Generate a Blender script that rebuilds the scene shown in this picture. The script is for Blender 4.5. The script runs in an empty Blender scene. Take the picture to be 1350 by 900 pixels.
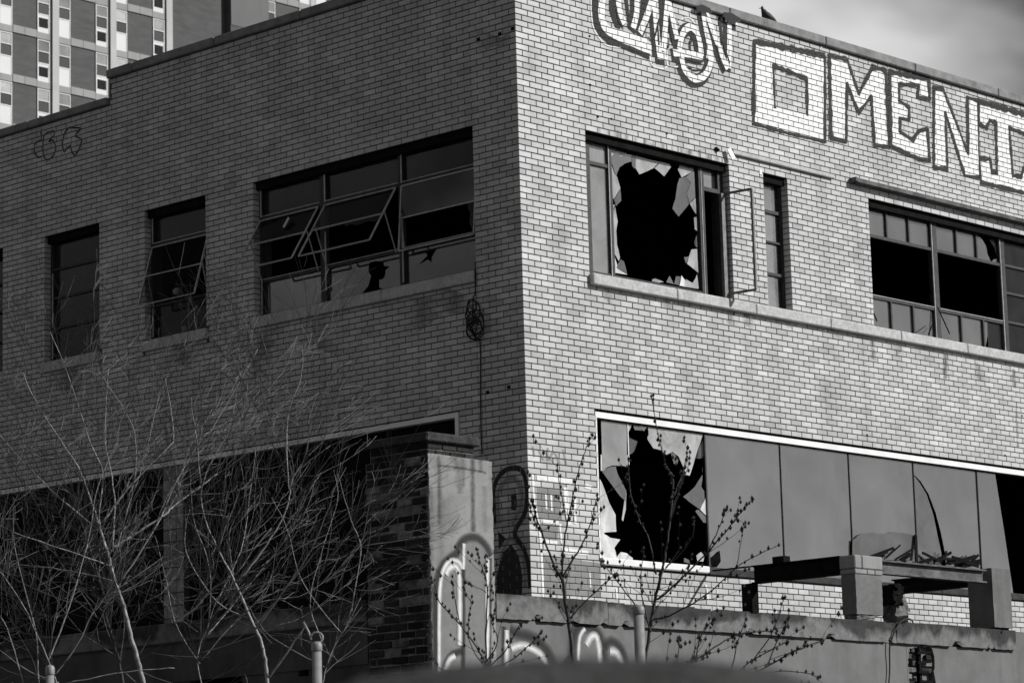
import bpy, math, random
from mathutils import Vector, Matrix
from mathutils.geometry import tessellate_polygon

S = bpy.context.scene
COL = S.collection
RNG = random.Random(7)

# ------------------------------------------------------------------ camera
CAM = Vector((-23.467227, -21.618639, -2.808654))
YAW, PIT, ROL, FPX = 0.822144, 0.17516, -0.027376, 3926.734
_f = Vector((math.sin(YAW) * math.cos(PIT), math.cos(YAW) * math.cos(PIT), math.sin(PIT)))
_r = Vector((math.cos(YAW), -math.sin(YAW), 0))
_u = _r.cross(_f)
RIGHT = _r * math.cos(ROL) + _u * math.sin(ROL)
UP = -_r * math.sin(ROL) + _u * math.cos(ROL)
FWD = _f
cd = bpy.data.cameras.new("camera")
cam = bpy.data.objects.new("camera", cd)
COL.objects.link(cam)
cam.matrix_world = Matrix((
    (RIGHT.x, UP.x, -FWD.x, CAM.x),
    (RIGHT.y, UP.y, -FWD.y, CAM.y),
    (RIGHT.z, UP.z, -FWD.z, CAM.z),
    (0, 0, 0, 1)))
cd.sensor_width = 36.0
cd.lens = FPX * 36.0 / 1350.0
cd.clip_start = 0.1
cd.clip_end = 3000
cd.dof.use_dof = True
cd.dof.focus_distance = 32.0
cd.dof.aperture_fstop = 6.5
S.camera = cam

# ------------------------------------------------------------------ light
SUN_DIR = Vector((0.52, -0.75, 0.54)).normalized()      # towards the sun
world = bpy.data.worlds.new("World")
S.world = world
world.use_nodes = True
wn, wl = world.node_tree.nodes, world.node_tree.links
wn.clear()
w_out = wn.new("ShaderNodeOutputWorld")
w_bg = wn.new("ShaderNodeBackground")
w_bg.inputs["Strength"].default_value = 0.05
sky = wn.new("ShaderNodeTexSky")
sky.sky_type = 'NISHITA'
sky.sun_disc = False
sky.sun_elevation = math.asin(SUN_DIR.z)
sky.sun_rotation = math.atan2(SUN_DIR.x, SUN_DIR.y)
bw = wn.new("ShaderNodeSeparateColor")             # black and white film behind a red filter: blue sky goes dark
wl.new(sky.outputs["Color"], bw.inputs["Color"])
tc = wn.new("ShaderNodeTexCoord")
mp = wn.new("ShaderNodeMapping")
mp.inputs["Scale"].default_value = (1.0, 1.0, 1.7)
mp.inputs["Location"].default_value = (6.6, 7.0, 4.5)
wl.new(tc.outputs["Generated"], mp.inputs["Vector"])
nz = wn.new("ShaderNodeTexNoise")
nz.inputs["Scale"].default_value = 3.2
nz.inputs["Detail"].default_value = 5.0
nz.inputs["Roughness"].default_value = 0.5
nz.inputs["Distortion"].default_value = 0.25
wl.new(mp.outputs["Vector"], nz.inputs["Vector"])
rp = wn.new("ShaderNodeValToRGB")
rp.color_ramp.elements[0].position = 0.52
rp.color_ramp.elements[0].color = (0, 0, 0, 1)
rp.color_ramp.elements[1].position = 0.68
rp.color_ramp.elements[1].color = (1, 1, 1, 1)
wl.new(nz.outputs["Fac"], rp.inputs["Fac"])
mx = wn.new("ShaderNodeMix")
mx.data_type = 'FLOAT'
wl.new(rp.outputs["Color"], mx.inputs[0])
wl.new(bw.outputs["Red"], mx.inputs[2])
CLOUD = 17.0
mx.inputs[3].default_value = CLOUD
wl.new(mx.outputs[0], w_bg.inputs["Color"])
wl.new(w_bg.outputs[0], w_out.inputs["Surface"])

sd = bpy.data.lights.new("sun", 'SUN')
sd.energy = 5.0
sd.angle = math.radians(0.5)
sd.color = (1.0, 0.995, 0.985)
sun = bpy.data.objects.new("sun", sd)
COL.objects.link(sun)
sun.rotation_euler = SUN_DIR.to_track_quat('Z', 'Y').to_euler()
sun.location = SUN_DIR * 60

S.view_settings.view_transform = 'Standard'
S.view_settings.look = 'None'
S.view_settings.exposure = -0.12
S.view_settings.gamma = 1.0
S.render.engine = 'CYCLES'
S.cycles.max_bounces = 6
S.cycles.transparent_max_bounces = 16
S.cycles.use_denoising = True

GROUND_Z = -4.4
M, C, Z0 = 0.2032, 0.0677, 0.033          # brick module, course, first joint


def zk(k):
    return Z0 + k * C


# ------------------------------------------------------------------ pixels of the photograph (1350x900) to points on real planes
def ray(px, py):
    return RIGHT * ((px - 675) / FPX) + UP * ((450 - py) / FPX) + FWD


def on_y(px, py, y=0.0):
    d = ray(px, py)
    return CAM + d * ((y - CAM.y) / d.y)


def on_x(px, py, x=0.0):
    d = ray(px, py)
    return CAM + d * ((x - CAM.x) / d.x)


def at(px, py, dist):
    return CAM + ray(px, py) * dist


def uz(face, px, py, w=0.0):
    if face == 'R':
        p = on_y(px, py, w)
        return (p.x, p.z)
    p = on_x(px, py, w)
    return (p.y, p.z)


def fp(face, u, w, z):
    """wall coordinates (along, inward, up) to the world"""
    return (u, w, z) if face == 'R' else (w, u, z)


# ------------------------------------------------------------------ mesh builder
class MB:
    def __init__(self):
        self.v, self.f, self.t, self.a = [], [], [], []
        self.marks = []
        self.tone = 0.5

    def vert(self, p, a=1.0):
        self.v.append(tuple(p))
        self.a.append(a)
        return len(self.v) - 1

    def face(self, idx, tone=None):
        self.f.append(tuple(idx))
        self.t.append(self.tone if tone is None else tone)

    def mark(self):
        self.marks.append((len(self.v), len(self.f)))

    def box(self, x0, x1, y0, y1, z0, z1):
        self.mark()
        b = len(self.v)
        for z in (z0, z1):
            for (x, y) in ((x0, y0), (x1, y0), (x1, y1), (x0, y1)):
                self.vert((x, y, z))
        for q in ((0, 3, 2, 1), (4, 5, 6, 7), (0, 1, 5, 4), (1, 2, 6, 5), (2, 3, 7, 6), (3, 0, 4, 7)):
            self.face([b + i for i in q])

    def fbox(self, face, u0, u1, w0, w1, z0, z1):
        if face == 'R':
            self.box(u0, u1, w0, w1, z0, z1)
        else:
            self.box(w0, w1, u0, u1, z0, z1)

    def cbox(self, x0, x1, y0, y1, z0, z1, c=0.004):
        """chamfered box: each side face inset, corners bridged"""
        self.mark()
        b = len(self.v)
        for sx, x in ((-1, x0), (1, x1)):
            for sy, y in ((-1, y0), (1, y1)):
                for sz, z in ((-1, z0), (1, z1)):
                    self.vert((x, y - sy * c, z - sz * c))
                    self.vert((x - sx * c, y, z - sz * c))
                    self.vert((x - sx * c, y - sy * c, z))

        def i(ix, iy, iz, k):
            return b + ((ix * 2 + iy) * 2 + iz) * 3 + k
        F = self.face
        F([i(0, 0, 0, 0), i(0, 0, 1, 0), i(0, 1, 1, 0), i(0, 1, 0, 0)])
        F([i(1, 0, 0, 0), i(1, 1, 0, 0), i(1, 1, 1, 0), i(1, 0, 1, 0)])
        F([i(0, 0, 0, 1), i(1, 0, 0, 1), i(1, 0, 1, 1), i(0, 0, 1, 1)])
        F([i(0, 1, 0, 1), i(0, 1, 1, 1), i(1, 1, 1, 1), i(1, 1, 0, 1)])
        F([i(0, 0, 0, 2), i(0, 1, 0, 2), i(1, 1, 0, 2), i(1, 0, 0, 2)])
        F([i(0, 0, 1, 2), i(1, 0, 1, 2), i(1, 1, 1, 2), i(0, 1, 1, 2)])
        for ix in (0, 1):
            for iy in (0, 1):
                F([i(ix, iy, 0, 0), i(ix, iy, 0, 1), i(ix, iy, 1, 1), i(ix, iy, 1, 0)])
            for iz in (0, 1):
                F([i(ix, 0, iz, 0), i(ix, 0, iz, 2), i(ix, 1, iz, 2), i(ix, 1, iz, 0)])
        for iy in (0, 1):
            for iz in (0, 1):
                F([i(0, iy, iz, 1), i(0, iy, iz, 2), i(1, iy, iz, 2), i(1, iy, iz, 1)])
        for ix in (0, 1):
            for iy in (0, 1):
                for iz in (0, 1):
                    F([i(ix, iy, iz, 0), i(ix, iy, iz, 1), i(ix, iy, iz, 2)])

    def bar(self, p, q, a, b, ref=(0, 0, 1)):
        """rectangular bar from p to q, a wide (sideways), b thick"""
        self.mark()
        p, q = Vector(p), Vector(q)
        d = (q - p).normalized()
        r = Vector(ref)
        if abs(d.dot(r)) > 0.95:
            r = Vector((1, 0, 0))
        s = d.cross(r).normalized()
        t = s.cross(d).normalized()
        n = len(self.v)
        for c in (p, q):
            for (i, j) in ((-1, -1), (1, -1), (1, 1), (-1, 1)):
                self.vert(c + s * (i * a / 2) + t * (j * b / 2))
        for k in ((0, 3, 2, 1), (4, 5, 6, 7), (0, 1, 5, 4), (1, 2, 6, 5), (2, 3, 7, 6), (3, 0, 4, 7)):
            self.face([n + i for i in k])

    def tube(self, pts, radii, n=6, caps=True):
        self.mark()
        pts = [Vector(p) for p in pts]
        rings = []
        side = None
        for i, p in enumerate(pts):
            d = (pts[min(i + 1, len(pts) - 1)] - pts[max(i - 1, 0)])
            if d.length < 1e-9:
                d = Vector((0, 0, 1))
            d.normalize()
            if side is None:
                side = d.cross(Vector((0.31, 0.77, 0.2))).normalized()
            side = (side - d * side.dot(d))
            if side.length < 1e-6:
                side = d.orthogonal()
            side.normalize()
            t = d.cross(side)
            r = radii[i] if hasattr(radii, '__len__') else radii
            rings.append([self.vert(p + side * (r * math.cos(2 * math.pi * k / n)) + t * (r * math.sin(2 * math.pi * k / n))) for k in range(n)])
        for a, b in zip(rings, rings[1:]):
            for k in range(n):
                self.face((a[k], a[(k + 1) % n], b[(k + 1) % n], b[k]))
        if caps:
            self.face(rings[0][::-1])
            self.face(rings[-1])

    def blob(self, c, r, seed=0):
        o = [Vector((1, 0, 0)), Vector((-1, 0, 0)), Vector((0, 1, 0)), Vector((0, -1, 0)), Vector((0, 0, 1.35)), Vector((0, 0, -1.2))]
        ids = [self.vert(Vector(c) + k * r) for k in o]
        for q in ((0, 2, 4), (2, 1, 4), (1, 3, 4), (3, 0, 4), (2, 0, 5), (1, 2, 5), (3, 1, 5), (0, 3, 5)):
            self.face([ids[i] for i in q])

    def prism(self, face, loops, w0, w1):
        """extruded polygon (first loop outer, others holes) given in wall coordinates"""
        vv = [[Vector((a, b, 0)) for a, b in l] for l in loops]
        tri = tessellate_polygon(vv)
        flat = [p for l in loops for p in l]
        fr = [self.vert(fp(face, a, w0, b)) for a, b in flat]
        bk = [self.vert(fp(face, a, w1, b)) for a, b in flat]
        for t in tri:
            self.face([fr[i] for i in t])
            self.face([bk[i] for i in reversed(t)])
        o = 0
        for l in loops:
            n = len(l)
            for i in range(n):
                j = (i + 1) % n
                self.face((fr[o + i], fr[o + j], bk[o + j], bk[o + i]))
            o += n

    def mesh(self, name, mat=None, smooth=False):
        m = bpy.data.meshes.new(name)
        m.from_pydata(self.v, [], self.f)
        at_ = m.attributes.new("tone", 'FLOAT', 'FACE')
        at_.data.foreach_set("value", self.t)
        if any(x != 1.0 for x in self.a):
            aa = m.attributes.new("cover", 'FLOAT', 'POINT')
            aa.data.foreach_set("value", self.a)
        if smooth:
            m.polygons.foreach_set("use_smooth", [True] * len(self.f))
        if mat:
            m.materials.append(mat)
        m.update()
        return m

    def build(self, name, mat, parent=None, smooth=False, fix=True):
        import bmesh
        m = self.mesh(name, mat, smooth)
        if fix:
            bm = bmesh.new()
            bm.from_mesh(m)
            bmesh.ops.recalc_face_normals(bm, faces=bm.faces)
            bm.to_mesh(m)
            bm.free()
        o = bpy.data.objects.new(name, m)
        COL.objects.link(o)
        o.parent = parent
        return o


def build_each(mb, name, mat, parent, fix=True):
    """every piece of the builder becomes an object of its own"""
    out = []
    ends = mb.marks[1:] + [(len(mb.v), len(mb.f))]
    for (v0, f0), (v1, f1) in zip(mb.marks, ends):
        if f1 == f0:
            continue
        m = MB()
        m.v, m.a = mb.v[v0:v1], mb.a[v0:v1]
        m.f = [tuple(i - v0 for i in q) for q in mb.f[f0:f1]]
        m.t = mb.t[f0:f1]
        out.append(m.build(name, mat, parent, fix=fix))
    return out


def tag(o, label=None, cat=None, group=None, kind=None):
    if label: o["label"] = label
    if cat: o["category"] = cat
    if group: o["group"] = group
    if kind: o["kind"] = kind
    return o


def thing(name, label, cat, loc=(0, 0, 0), group=None):
    o = bpy.data.objects.new(name, None)
    COL.objects.link(o)
    o.location = loc
    o.empty_display_size = 0.2
    return tag(o, label, cat, group)


def put(o, parent):
    """parent keeping the mesh where it was modelled (things have an offset base)"""
    o.parent = parent
    o.matrix_parent_inverse = Matrix.Translation(-Vector(parent.location))
    return o


# ------------------------------------------------------------------ materials (black and white place)
def mat_new(name):
    m = bpy.data.materials.new(name)
    m.use_nodes = True
    n, l = m.node_tree.nodes, m.node_tree.links
    n.clear()
    out = n.new("ShaderNodeOutputMaterial")
    return m, n, l, out


def noise(n, l, scale, detail=4, rough=0.55, stretch=(1, 1, 1), dist=0.0):
    g = n.new("ShaderNodeNewGeometry")
    mpn = n.new("ShaderNodeMapping")
    mpn.inputs["Scale"].default_value = stretch
    l.new(g.outputs["Position"], mpn.inputs["Vector"])
    t = n.new("ShaderNodeTexNoise")
    t.inputs["Scale"].default_value = scale
    t.inputs["Detail"].default_value = detail
    t.inputs["Roughness"].default_value = rough
    t.inputs["Distortion"].default_value = dist
    l.new(mpn.outputs["Vector"], t.inputs["Vector"])
    return t.outputs["Fac"]


def maprange(n, l, src, a, b, c, d):
    r = n.new("ShaderNodeMapRange")
    r.inputs[1].default_value, r.inputs[2].default_value = a, b
    r.inputs[3].default_value, r.inputs[4].default_value = c, d
    l.new(src, r.inputs[0])
    return r.outputs[0]


def math_n(n, l, op, a, b):
    k = n.new("ShaderNodeMath")
    k.operation = op
    for i, x in enumerate((a, b)):
        if isinstance(x, (int, float)):
            k.inputs[i].default_value = x
        else:
            l.new(x, k.inputs[i])
    return k.outputs[0]


def surface(name, base, var=0.25, scale=6.0, rough=0.85, bump=0.3, bscale=60.0, bdist=0.004,
            streak=0.0, tone=0.0, spec=0.3, metal=0.0, stretch=(1, 1, 1), blot=0.0, blot_scale=1.2):
    m, n, l, out = mat_new(name)
    p = n.new("ShaderNodeBsdfPrincipled")
    p.inputs["Roughness"].default_value = rough
    p.inputs["Specular IOR Level"].default_value = spec
    p.inputs["Metallic"].default_value = metal
    v = maprange(n, l, noise(n, l, scale, 5, 0.6, stretch), 0.3, 0.7, base * (1 - var), base * (1 + var))
    if tone > 0:
        a = n.new("ShaderNodeAttribute")
        a.attribute_name = "tone"
        v = math_n(n, l, 'MULTIPLY', v, maprange(n, l, a.outputs["Fac"], 0, 1, 1 - tone, 1 + tone))
    if streak > 0:
        s = maprange(n, l, noise(n, l, 3.0, 6, 0.6, (1, 1, 0.09)), 0.5, 0.72, 1.0, 1 - streak)
        v = math_n(n, l, 'MULTIPLY', v, s)
    if blot > 0:
        s = maprange(n, l, noise(n, l, blot_scale, 6, 0.62, (1, 1, 1), 0.4), 0.46, 0.7, 1.0, 1 - blot)
        v = math_n(n, l, 'MULTIPLY', v, s)
    l.new(v, p.inputs["Base Color"])
    if bump > 0:
        bn = n.new("ShaderNodeBump")
        bn.inputs["Strength"].default_value = bump
        bn.inputs["Distance"].default_value = bdist
        l.new(noise(n, l, bscale, 4, 0.6), bn.inputs["Height"])
        l.new(bn.outputs[0], p.inputs["Normal"])
    l.new(p.outputs[0], out.inputs["Surface"])
    return m


def paint_mat(name, base, wear=0.35, wscale=9.0, soft=False):
    """spray or brush paint film: covers by its 'cover' attribute and flakes away in patches"""
    m, n, l, out = mat_new(name)
    p = n.new("ShaderNodeBsdfPrincipled")
    p.inputs["Roughness"].default_value = 0.7
    p.inputs["Specular IOR Level"].default_value = 0.2
    l.new(maprange(n, l, noise(n, l, 12, 4), 0.3, 0.7, base * 0.88, base * 1.08), p.inputs["Base Color"])
    t = n.new("ShaderNodeBsdfTransparent")
    a = n.new("ShaderNodeAttribute")
    a.attribute_name = "cover"
    w = maprange(n, l, noise(n, l, wscale, 6, 0.68), 0.62 - 0.3 * wear, 0.75, 1.0, 1.0 - wear)
    fac = math_n(n, l, 'MULTIPLY', a.outputs["Fac"], w)
    ms = n.new("ShaderNodeMixShader")
    l.new(fac, ms.inputs[0])
    l.new(t.outputs[0], ms.inputs[1])
    l.new(p.outputs[0], ms.inputs[2])
    l.new(ms.outputs[0], out.inputs["Surface"])
    return m


def glass_mat(name, ior=1.5, dust=0.0, dust_tone=0.6, dscale=3.0, clear=True, body=0.0, wob=0.02):
    m, n, l, out = mat_new(name)
    gl = n.new("ShaderNodeBsdfGlossy")
    gl.inputs["Roughness"].default_value = 0.015
    gl.inputs["Color"].default_value = (1, 1, 1, 1)
    bn = n.new("ShaderNodeBump")
    bn.inputs["Strength"].default_value = 0.12
    bn.inputs["Distance"].default_value = wob
    l.new(noise(n, l, 0.9, 2, 0.4), bn.inputs["Height"])
    l.new(bn.outputs[0], gl.inputs["Normal"])
    fr = n.new("ShaderNodeFresnel")
    fr.inputs["IOR"].default_value = ior
    tr = n.new("ShaderNodeBsdfTransparent")
    tr.inputs["Color"].default_value = (0.75, 0.75, 0.75, 1)
    df = n.new("ShaderNodeBsdfDiffuse")
    df.inputs["Color"].default_value = (dust_tone, dust_tone, dust_tone, 1)
    m0 = n.new("ShaderNodeMixShader")
    dn = maprange(n, l, noise(n, l, dscale, 6, 0.65, (1, 1, 0.8), 0.5), 0.3, 0.75, dust * 0.55, dust * 1.45)
    l.new(dn, m0.inputs[0])
    l.new(tr.outputs[0], m0.inputs[1])
    l.new(df.outputs[0], m0.inputs[2])
    m1 = n.new("ShaderNodeMixShader")
    l.new(fr.outputs[0], m1.inputs[0])
    l.new(m0.outputs[0], m1.inputs[1])
    l.new(gl.outputs[0], m1.inputs[2])
    l.new(m1.outputs[0], out.inputs["Surface"])
    return m


MAT = {}
MAT['brick'] = surface("glazed brick", 0.49, 0.13, 2.2, 0.55, 0.3, 90, 0.002, streak=0.20, tone=0.24, spec=0.35, blot=0.17, blot_scale=0.8)
MAT['mortar'] = surface("old mortar", 0.055, 0.3, 20, 0.95, 0.4, 120, 0.003)
MAT['stone'] = surface("cast stone", 0.47, 0.22, 22, 0.9, 0.5, 70, 0.004, streak=0.18, blot=0.15, blot_scale=5)
MAT['coping'] = surface("coping concrete", 0.23, 0.25, 9, 0.92, 0.5, 60, 0.004, blot=0.25, blot_scale=3)
MAT['steel'] = surface("dark painted steel", 0.035, 0.4, 14, 0.6, 0.2, 80, 0.002)
MAT['sash_glint'] = surface("sash metal and glint", 0.40, 0.3, 14, 0.5, 0.1, 80, 0.001)  # pale metal of the sashes; also paints the lit glint on frame edges
MAT['steel_grey'] = surface("grey painted steel", 0.16, 0.35, 14, 0.55, 0.2, 80, 0.002, spec=0.5)
MAT['rust'] = surface("rusty beam", 0.12, 0.5, 8, 0.85, 0.5, 50, 0.004, streak=0.55, blot=0.5, blot_scale=4)
MAT['white_metal'] = surface("white enamel", 0.80, 0.08, 4, 0.4, 0.05, 40, 0.001, blot=0.08)
MAT['dark'] = surface("shaded interior", 0.012, 0.3, 3, 1.0, 0, spec=0.0)  # room shade put into the colour, so bounced sun stays dark
MAT['black'] = surface("flat black", 0.01, 0.4, 9, 0.95, 0.3, spec=0.05)  # plain black parts; also paints the shade at the window heads
MAT['plaster'] = surface("grey plaster", 0.155, 0.12, 3.2, 0.9, 0.35, 35, 0.004, streak=0.22, blot=0.22, blot_scale=2.1)
MAT['plaster_light'] = surface("pale plaster", 0.26, 0.12, 4.5, 0.9, 0.4, 30, 0.005, streak=0.30, blot=0.18, blot_scale=2.6)


def ledge_material():
    """weathered concrete; soot has soaked the upper edge along a ragged line and run down in places"""
    m, n, l, out = mat_new("stained concrete ledge")
    p = n.new("ShaderNodeBsdfPrincipled")
    p.inputs["Roughness"].default_value = 0.92
    p.inputs["Specular IOR Level"].default_value = 0.2
    base = maprange(n, l, noise(n, l, 9, 6, 0.65), 0.3, 0.7, 0.10, 0.21)
    g = n.new("ShaderNodeNewGeometry")
    sp = n.new("ShaderNodeSeparateXYZ")
    l.new(g.outputs["Position"], sp.inputs[0])
    edge = maprange(n, l, noise(n, l, 1.1, 8, 0.6, (1, 1, 0.6), 0.8), 0.32, 0.68, -0.50, -0.18)
    d = math_n(n, l, 'SUBTRACT', sp.outputs["Z"], edge)
    k = maprange(n, l, d, -0.03, 0.05, 1.0, 0.28)
    v = math_n(n, l, 'MULTIPLY', base, k)
    l.new(v, p.inputs["Base Color"])
    bn = n.new("ShaderNodeBump")
    bn.inputs["Strength"].default_value = 0.5
    bn.inputs["Distance"].default_value = 0.006
    l.new(noise(n, l, 40, 4, 0.6), bn.inputs["Height"])
    l.new(bn.outputs[0], p.inputs["Normal"])
    l.new(p.outputs[0], out.inputs["Surface"])
    return m


MAT['ledge'] = ledge_material()
MAT['old_brick'] = surface("dark old brick", 0.035, 0.5, 14, 0.9, 0.6, 60, 0.006, tone=0.75, blot=0.4, blot_scale=6)
MAT['old_mortar'] = surface("pale old mortar", 0.17, 0.6, 9, 0.95, 0.6, 70, 0.006, blot=0.6, blot_scale=4)
MAT['bark'] = surface("pale bark", 0.26, 0.45, 18, 0.8, 0.4, 90, 0.004)
MAT['twig'] = surface("grey twig bark", 0.13, 0.4, 10, 0.8, 0)
MAT['dark_bark'] = surface("dark shrub bark", 0.05, 0.4, 14, 0.75, 0)
MAT['bud'] = surface("dark bud", 0.03, 0.4, 20, 0.7, 0)
MAT['post'] = surface("galvanised post", 0.24, 0.2, 14, 0.5, 0.1, 60, 0.001, spec=0.5, streak=0.25)
MAT['cable'] = surface("black cable", 0.012, 0.2, 20, 0.6, 0)
MAT['tower_brick'] = surface("tower brick", 0.09, 0.16, 1.1, 0.9, 0, blot=0.12, blot_scale=0.6, stretch=(1, 1, 4))
MAT['tower_band'] = surface("tower concrete", 0.29, 0.08, 0.8, 0.85, 0, streak=0.1)
MAT['tower_pilaster'] = surface("tower pale concrete", 0.43, 0.08, 0.7, 0.85, 0)
MAT['tower_white'] = surface("tower white panel", 0.62, 0.05, 0.5, 0.6, 0)
MAT['tower_blind'] = surface("tower window blind", 0.27, 0.3, 0.9, 0.7, 0, tone=0.45)
MAT['tower_dark'] = surface("tower dark pane", 0.02, 0.3, 0.7, 0.4, 0, spec=0.2, tone=0.5)
MAT['tower_grey'] = surface("tower grey cladding", 0.12, 0.08, 0.6, 0.7, 0, streak=0.1)
MAT['ground'] = surface("bare ground", 0.05, 0.4, 0.6, 1.0, 0.6, 4, 0.05, blot=0.4, blot_scale=0.1)
MAT['rough_concrete'] = surface("rough dark concrete", 0.05, 0.35, 12, 0.95, 0.8, 30, 0.02, blot=0.5, blot_scale=7)
MAT['tile'] = surface("glazed wall tile", 0.28, 0.3, 6, 0.5, 0.2, 40, 0.002, tone=0.3, blot=0.45, blot_scale=3)
MAT['paper'] = surface("white paper", 0.75, 0.1, 10, 0.8, 0)
MAT['feather'] = surface("dark feathers", 0.035, 0.4, 30, 0.6, 0.2, 80, 0.003)
MAT['p_white'] = paint_mat("white wall paint", 0.84, 0.42, 17)
MAT['p_black'] = paint_mat("black spray paint", 0.028, 0.28, 11)
MAT['p_dark'] = paint_mat("dark brushed paint", 0.028, 0.36, 15)
MAT['dull_sheet'] = surface("dull fallen sheet", 0.10, 0.2, 3, 0.5, 0.1, blot=0.2)
MAT['p_pale'] = paint_mat("thin pale spray", 0.78, 0.32, 7)
MAT['p_stain'] = paint_mat("water stain", 0.05, 0.75, 16)
MAT['plaster_shaded'] = surface("shaded plaster", 0.075, 0.25, 3.2, 0.9, 0.35, 35, 0.004, streak=0.3, blot=0.4, blot_scale=2.1)  # side wall plaster with its shade darkened into the base colour
MAT['p_grey'] = paint_mat("grey paint", 0.24, 0.4, 5)
MAT['g_clear'] = glass_mat("clear dim glass", 1.14, 0.03, 0.4)
MAT['g_sash'] = glass_mat("clear tilted glass", 1.04, 0.02, 0.3)
MAT['g_pale'] = glass_mat("pale dusty glass", 2.5, 0.36, 0.60, 2.0)
MAT['g_grey'] = glass_mat("dusty grey glass", 3.1, 0.17, 0.48, 1.3, wob=0.05)
MAT['g_bright'] = glass_mat("dusty bright glass", 2.0, 0.62, 0.60, 4.0)
MAT['g_mid'] = glass_mat("grey broken glass", 1.9, 0.30, 0.35, 3.0)
MAT['g_dark'] = glass_mat("smoky glass", 1.3, 0.09, 0.22, 3.0)
MAT['g_white'] = glass_mat("whitewashed glass", 1.6, 0.68, 0.84, 5.0)

# ------------------------------------------------------------------ ground
g = MB()
g.box(-600, 600, -600, 900, GROUND_Z - 1.0, GROUND_Z)
tag(g.build("ground", MAT['ground']), kind="structure")

# ================================================================== the abandoned building
BLD = thing("abandoned_building", "two storey pale brick building with smashed windows and graffiti under its parapet", "building", (0, 0, 0))
ZT = zk(106)                        # underside of the right coping
ZL = zk(101)                        # underside of the low left coping
STEP = 7.037                        # where the left parapet steps down
LEN_R, LEN_L = 14.0, 13.0
LINT, SILL_T, SILL_B = zk(79), 3.73, 3.60
FR_T = zk(32) - 0.004               # head of the shop windows

# openings: (u0, u1, z0, z1)
OPEN = {'R': [(1.11, 3.68, SILL_B, LINT), (4.335, 4.806, SILL_B, LINT), (6.46, 11.2, SILL_B, LINT), (1.147, 12.6, 0.455, FR_T)],
        'L': [(0.70, 4.36, SILL_B, LINT), (5.225, 6.375, SILL_B, LINT), (7.262, 8.37, SILL_B, LINT), (9.245, 10.4, SILL_B, LINT), (1.013, 12.4, -0.15, FR_T)]}
SILLS = {'R': [(1.10, 13.0, SILL_B, SILL_T)], 'L': [(0.70, 4.40, SILL_B, SILL_T), (5.2, 6.42, SILL_B, SILL_T), (7.24, 8.42, SILL_B, SILL_T), (9.22, 10.42, SILL_B, SILL_T)]}
CUT = {f: OPEN[f] + SILLS[f] for f in 'RL'}
CUT['L'] = CUT['L'] + [(STEP, 30, ZL, 30)]


def core(face, length):
    """the wall behind the brick skin: mortar face, reveals and inner face"""
    e = 0.008
    op = [(a - e, b + e, c - e, d + e) for a, b, c, d in OPEN[face]]
    if face == 'L':
        op.append((STEP, 99, ZL, 99))
    us = sorted({0.009, length} | {x for o in op for x in o[:2] if 0.009 < x < length})
    zs = sorted({-4.4, ZT} | {x for o in op for x in o[2:] if -4.4 < x < ZT})
    mb = MB()
    ids = {}

    def vid(u, w, z):
        k = (round(u, 5), w, round(z, 5))
        if k not in ids:
            ids[k] = mb.vert(fp(face, u, w, z))
        return ids[k]

    def solid(i, j):
        if i < 0 or j < 0 or i >= len(us) - 1 or j >= len(zs) - 1:
            return None
        cu, cz = (us[i] + us[i + 1]) / 2, (zs[j] + zs[j + 1]) / 2
        return not any(a < cu < b and c < cz < d for a, b, c, d in op)
    w0, w1 = 0.009, 0.30
    for i in range(len(us) - 1):
        for j in range(len(zs) - 1):
            if not solid(i, j):
                continue
            a, b, c, d = us[i], us[i + 1], zs[j], zs[j + 1]
            mb.face([vid(a, w0, c), vid(b, w0, c), vid(b, w0, d), vid(a, w0, d)])
            mb.face([vid(a, w1, c), vid(a, w1, d), vid(b, w1, d), vid(b, w1, c)])
            for (di, dj, p, q) in ((-1, 0, (a, c), (a, d)), (1, 0, (b, c), (b, d)), (0, -1, (a, c), (b, c)), (0, 1, (a, d), (b, d))):
                if solid(i + di, j + dj) is False or (dj == 1 and j == len(zs) - 2):
                    mb.face([vid(p[0], w0, p[1]), vid(q[0], w0, q[1]), vid(q[0], w1, q[1]), vid(p[0], w1, p[1])])
    return mb.build("wall", MAT['mortar'], BLD, fix=False)


core('R', LEN_R)
core('L', LEN_L)

# ---- bricks
ROWS = {'R': {}, 'L': {}}
BR = []      # (face, u0, u1, depth0, depth1, z0, z1)


def rect_sub(r, o):
    a, b, c, d = r
    A, B, Cc, D = o
    if b <= A or a >= B or d <= Cc or c >= D:
        return [r]
    out = []
    if a < A: out.append((a, A, c, d))
    if b > B: out.append((B, b, c, d))
    a2, b2 = max(a, A), min(b, B)
    if c < Cc: out.append((a2, b2, c, Cc))
    if d > D: out.append((a2, b2, D, d))
    return out


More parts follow.
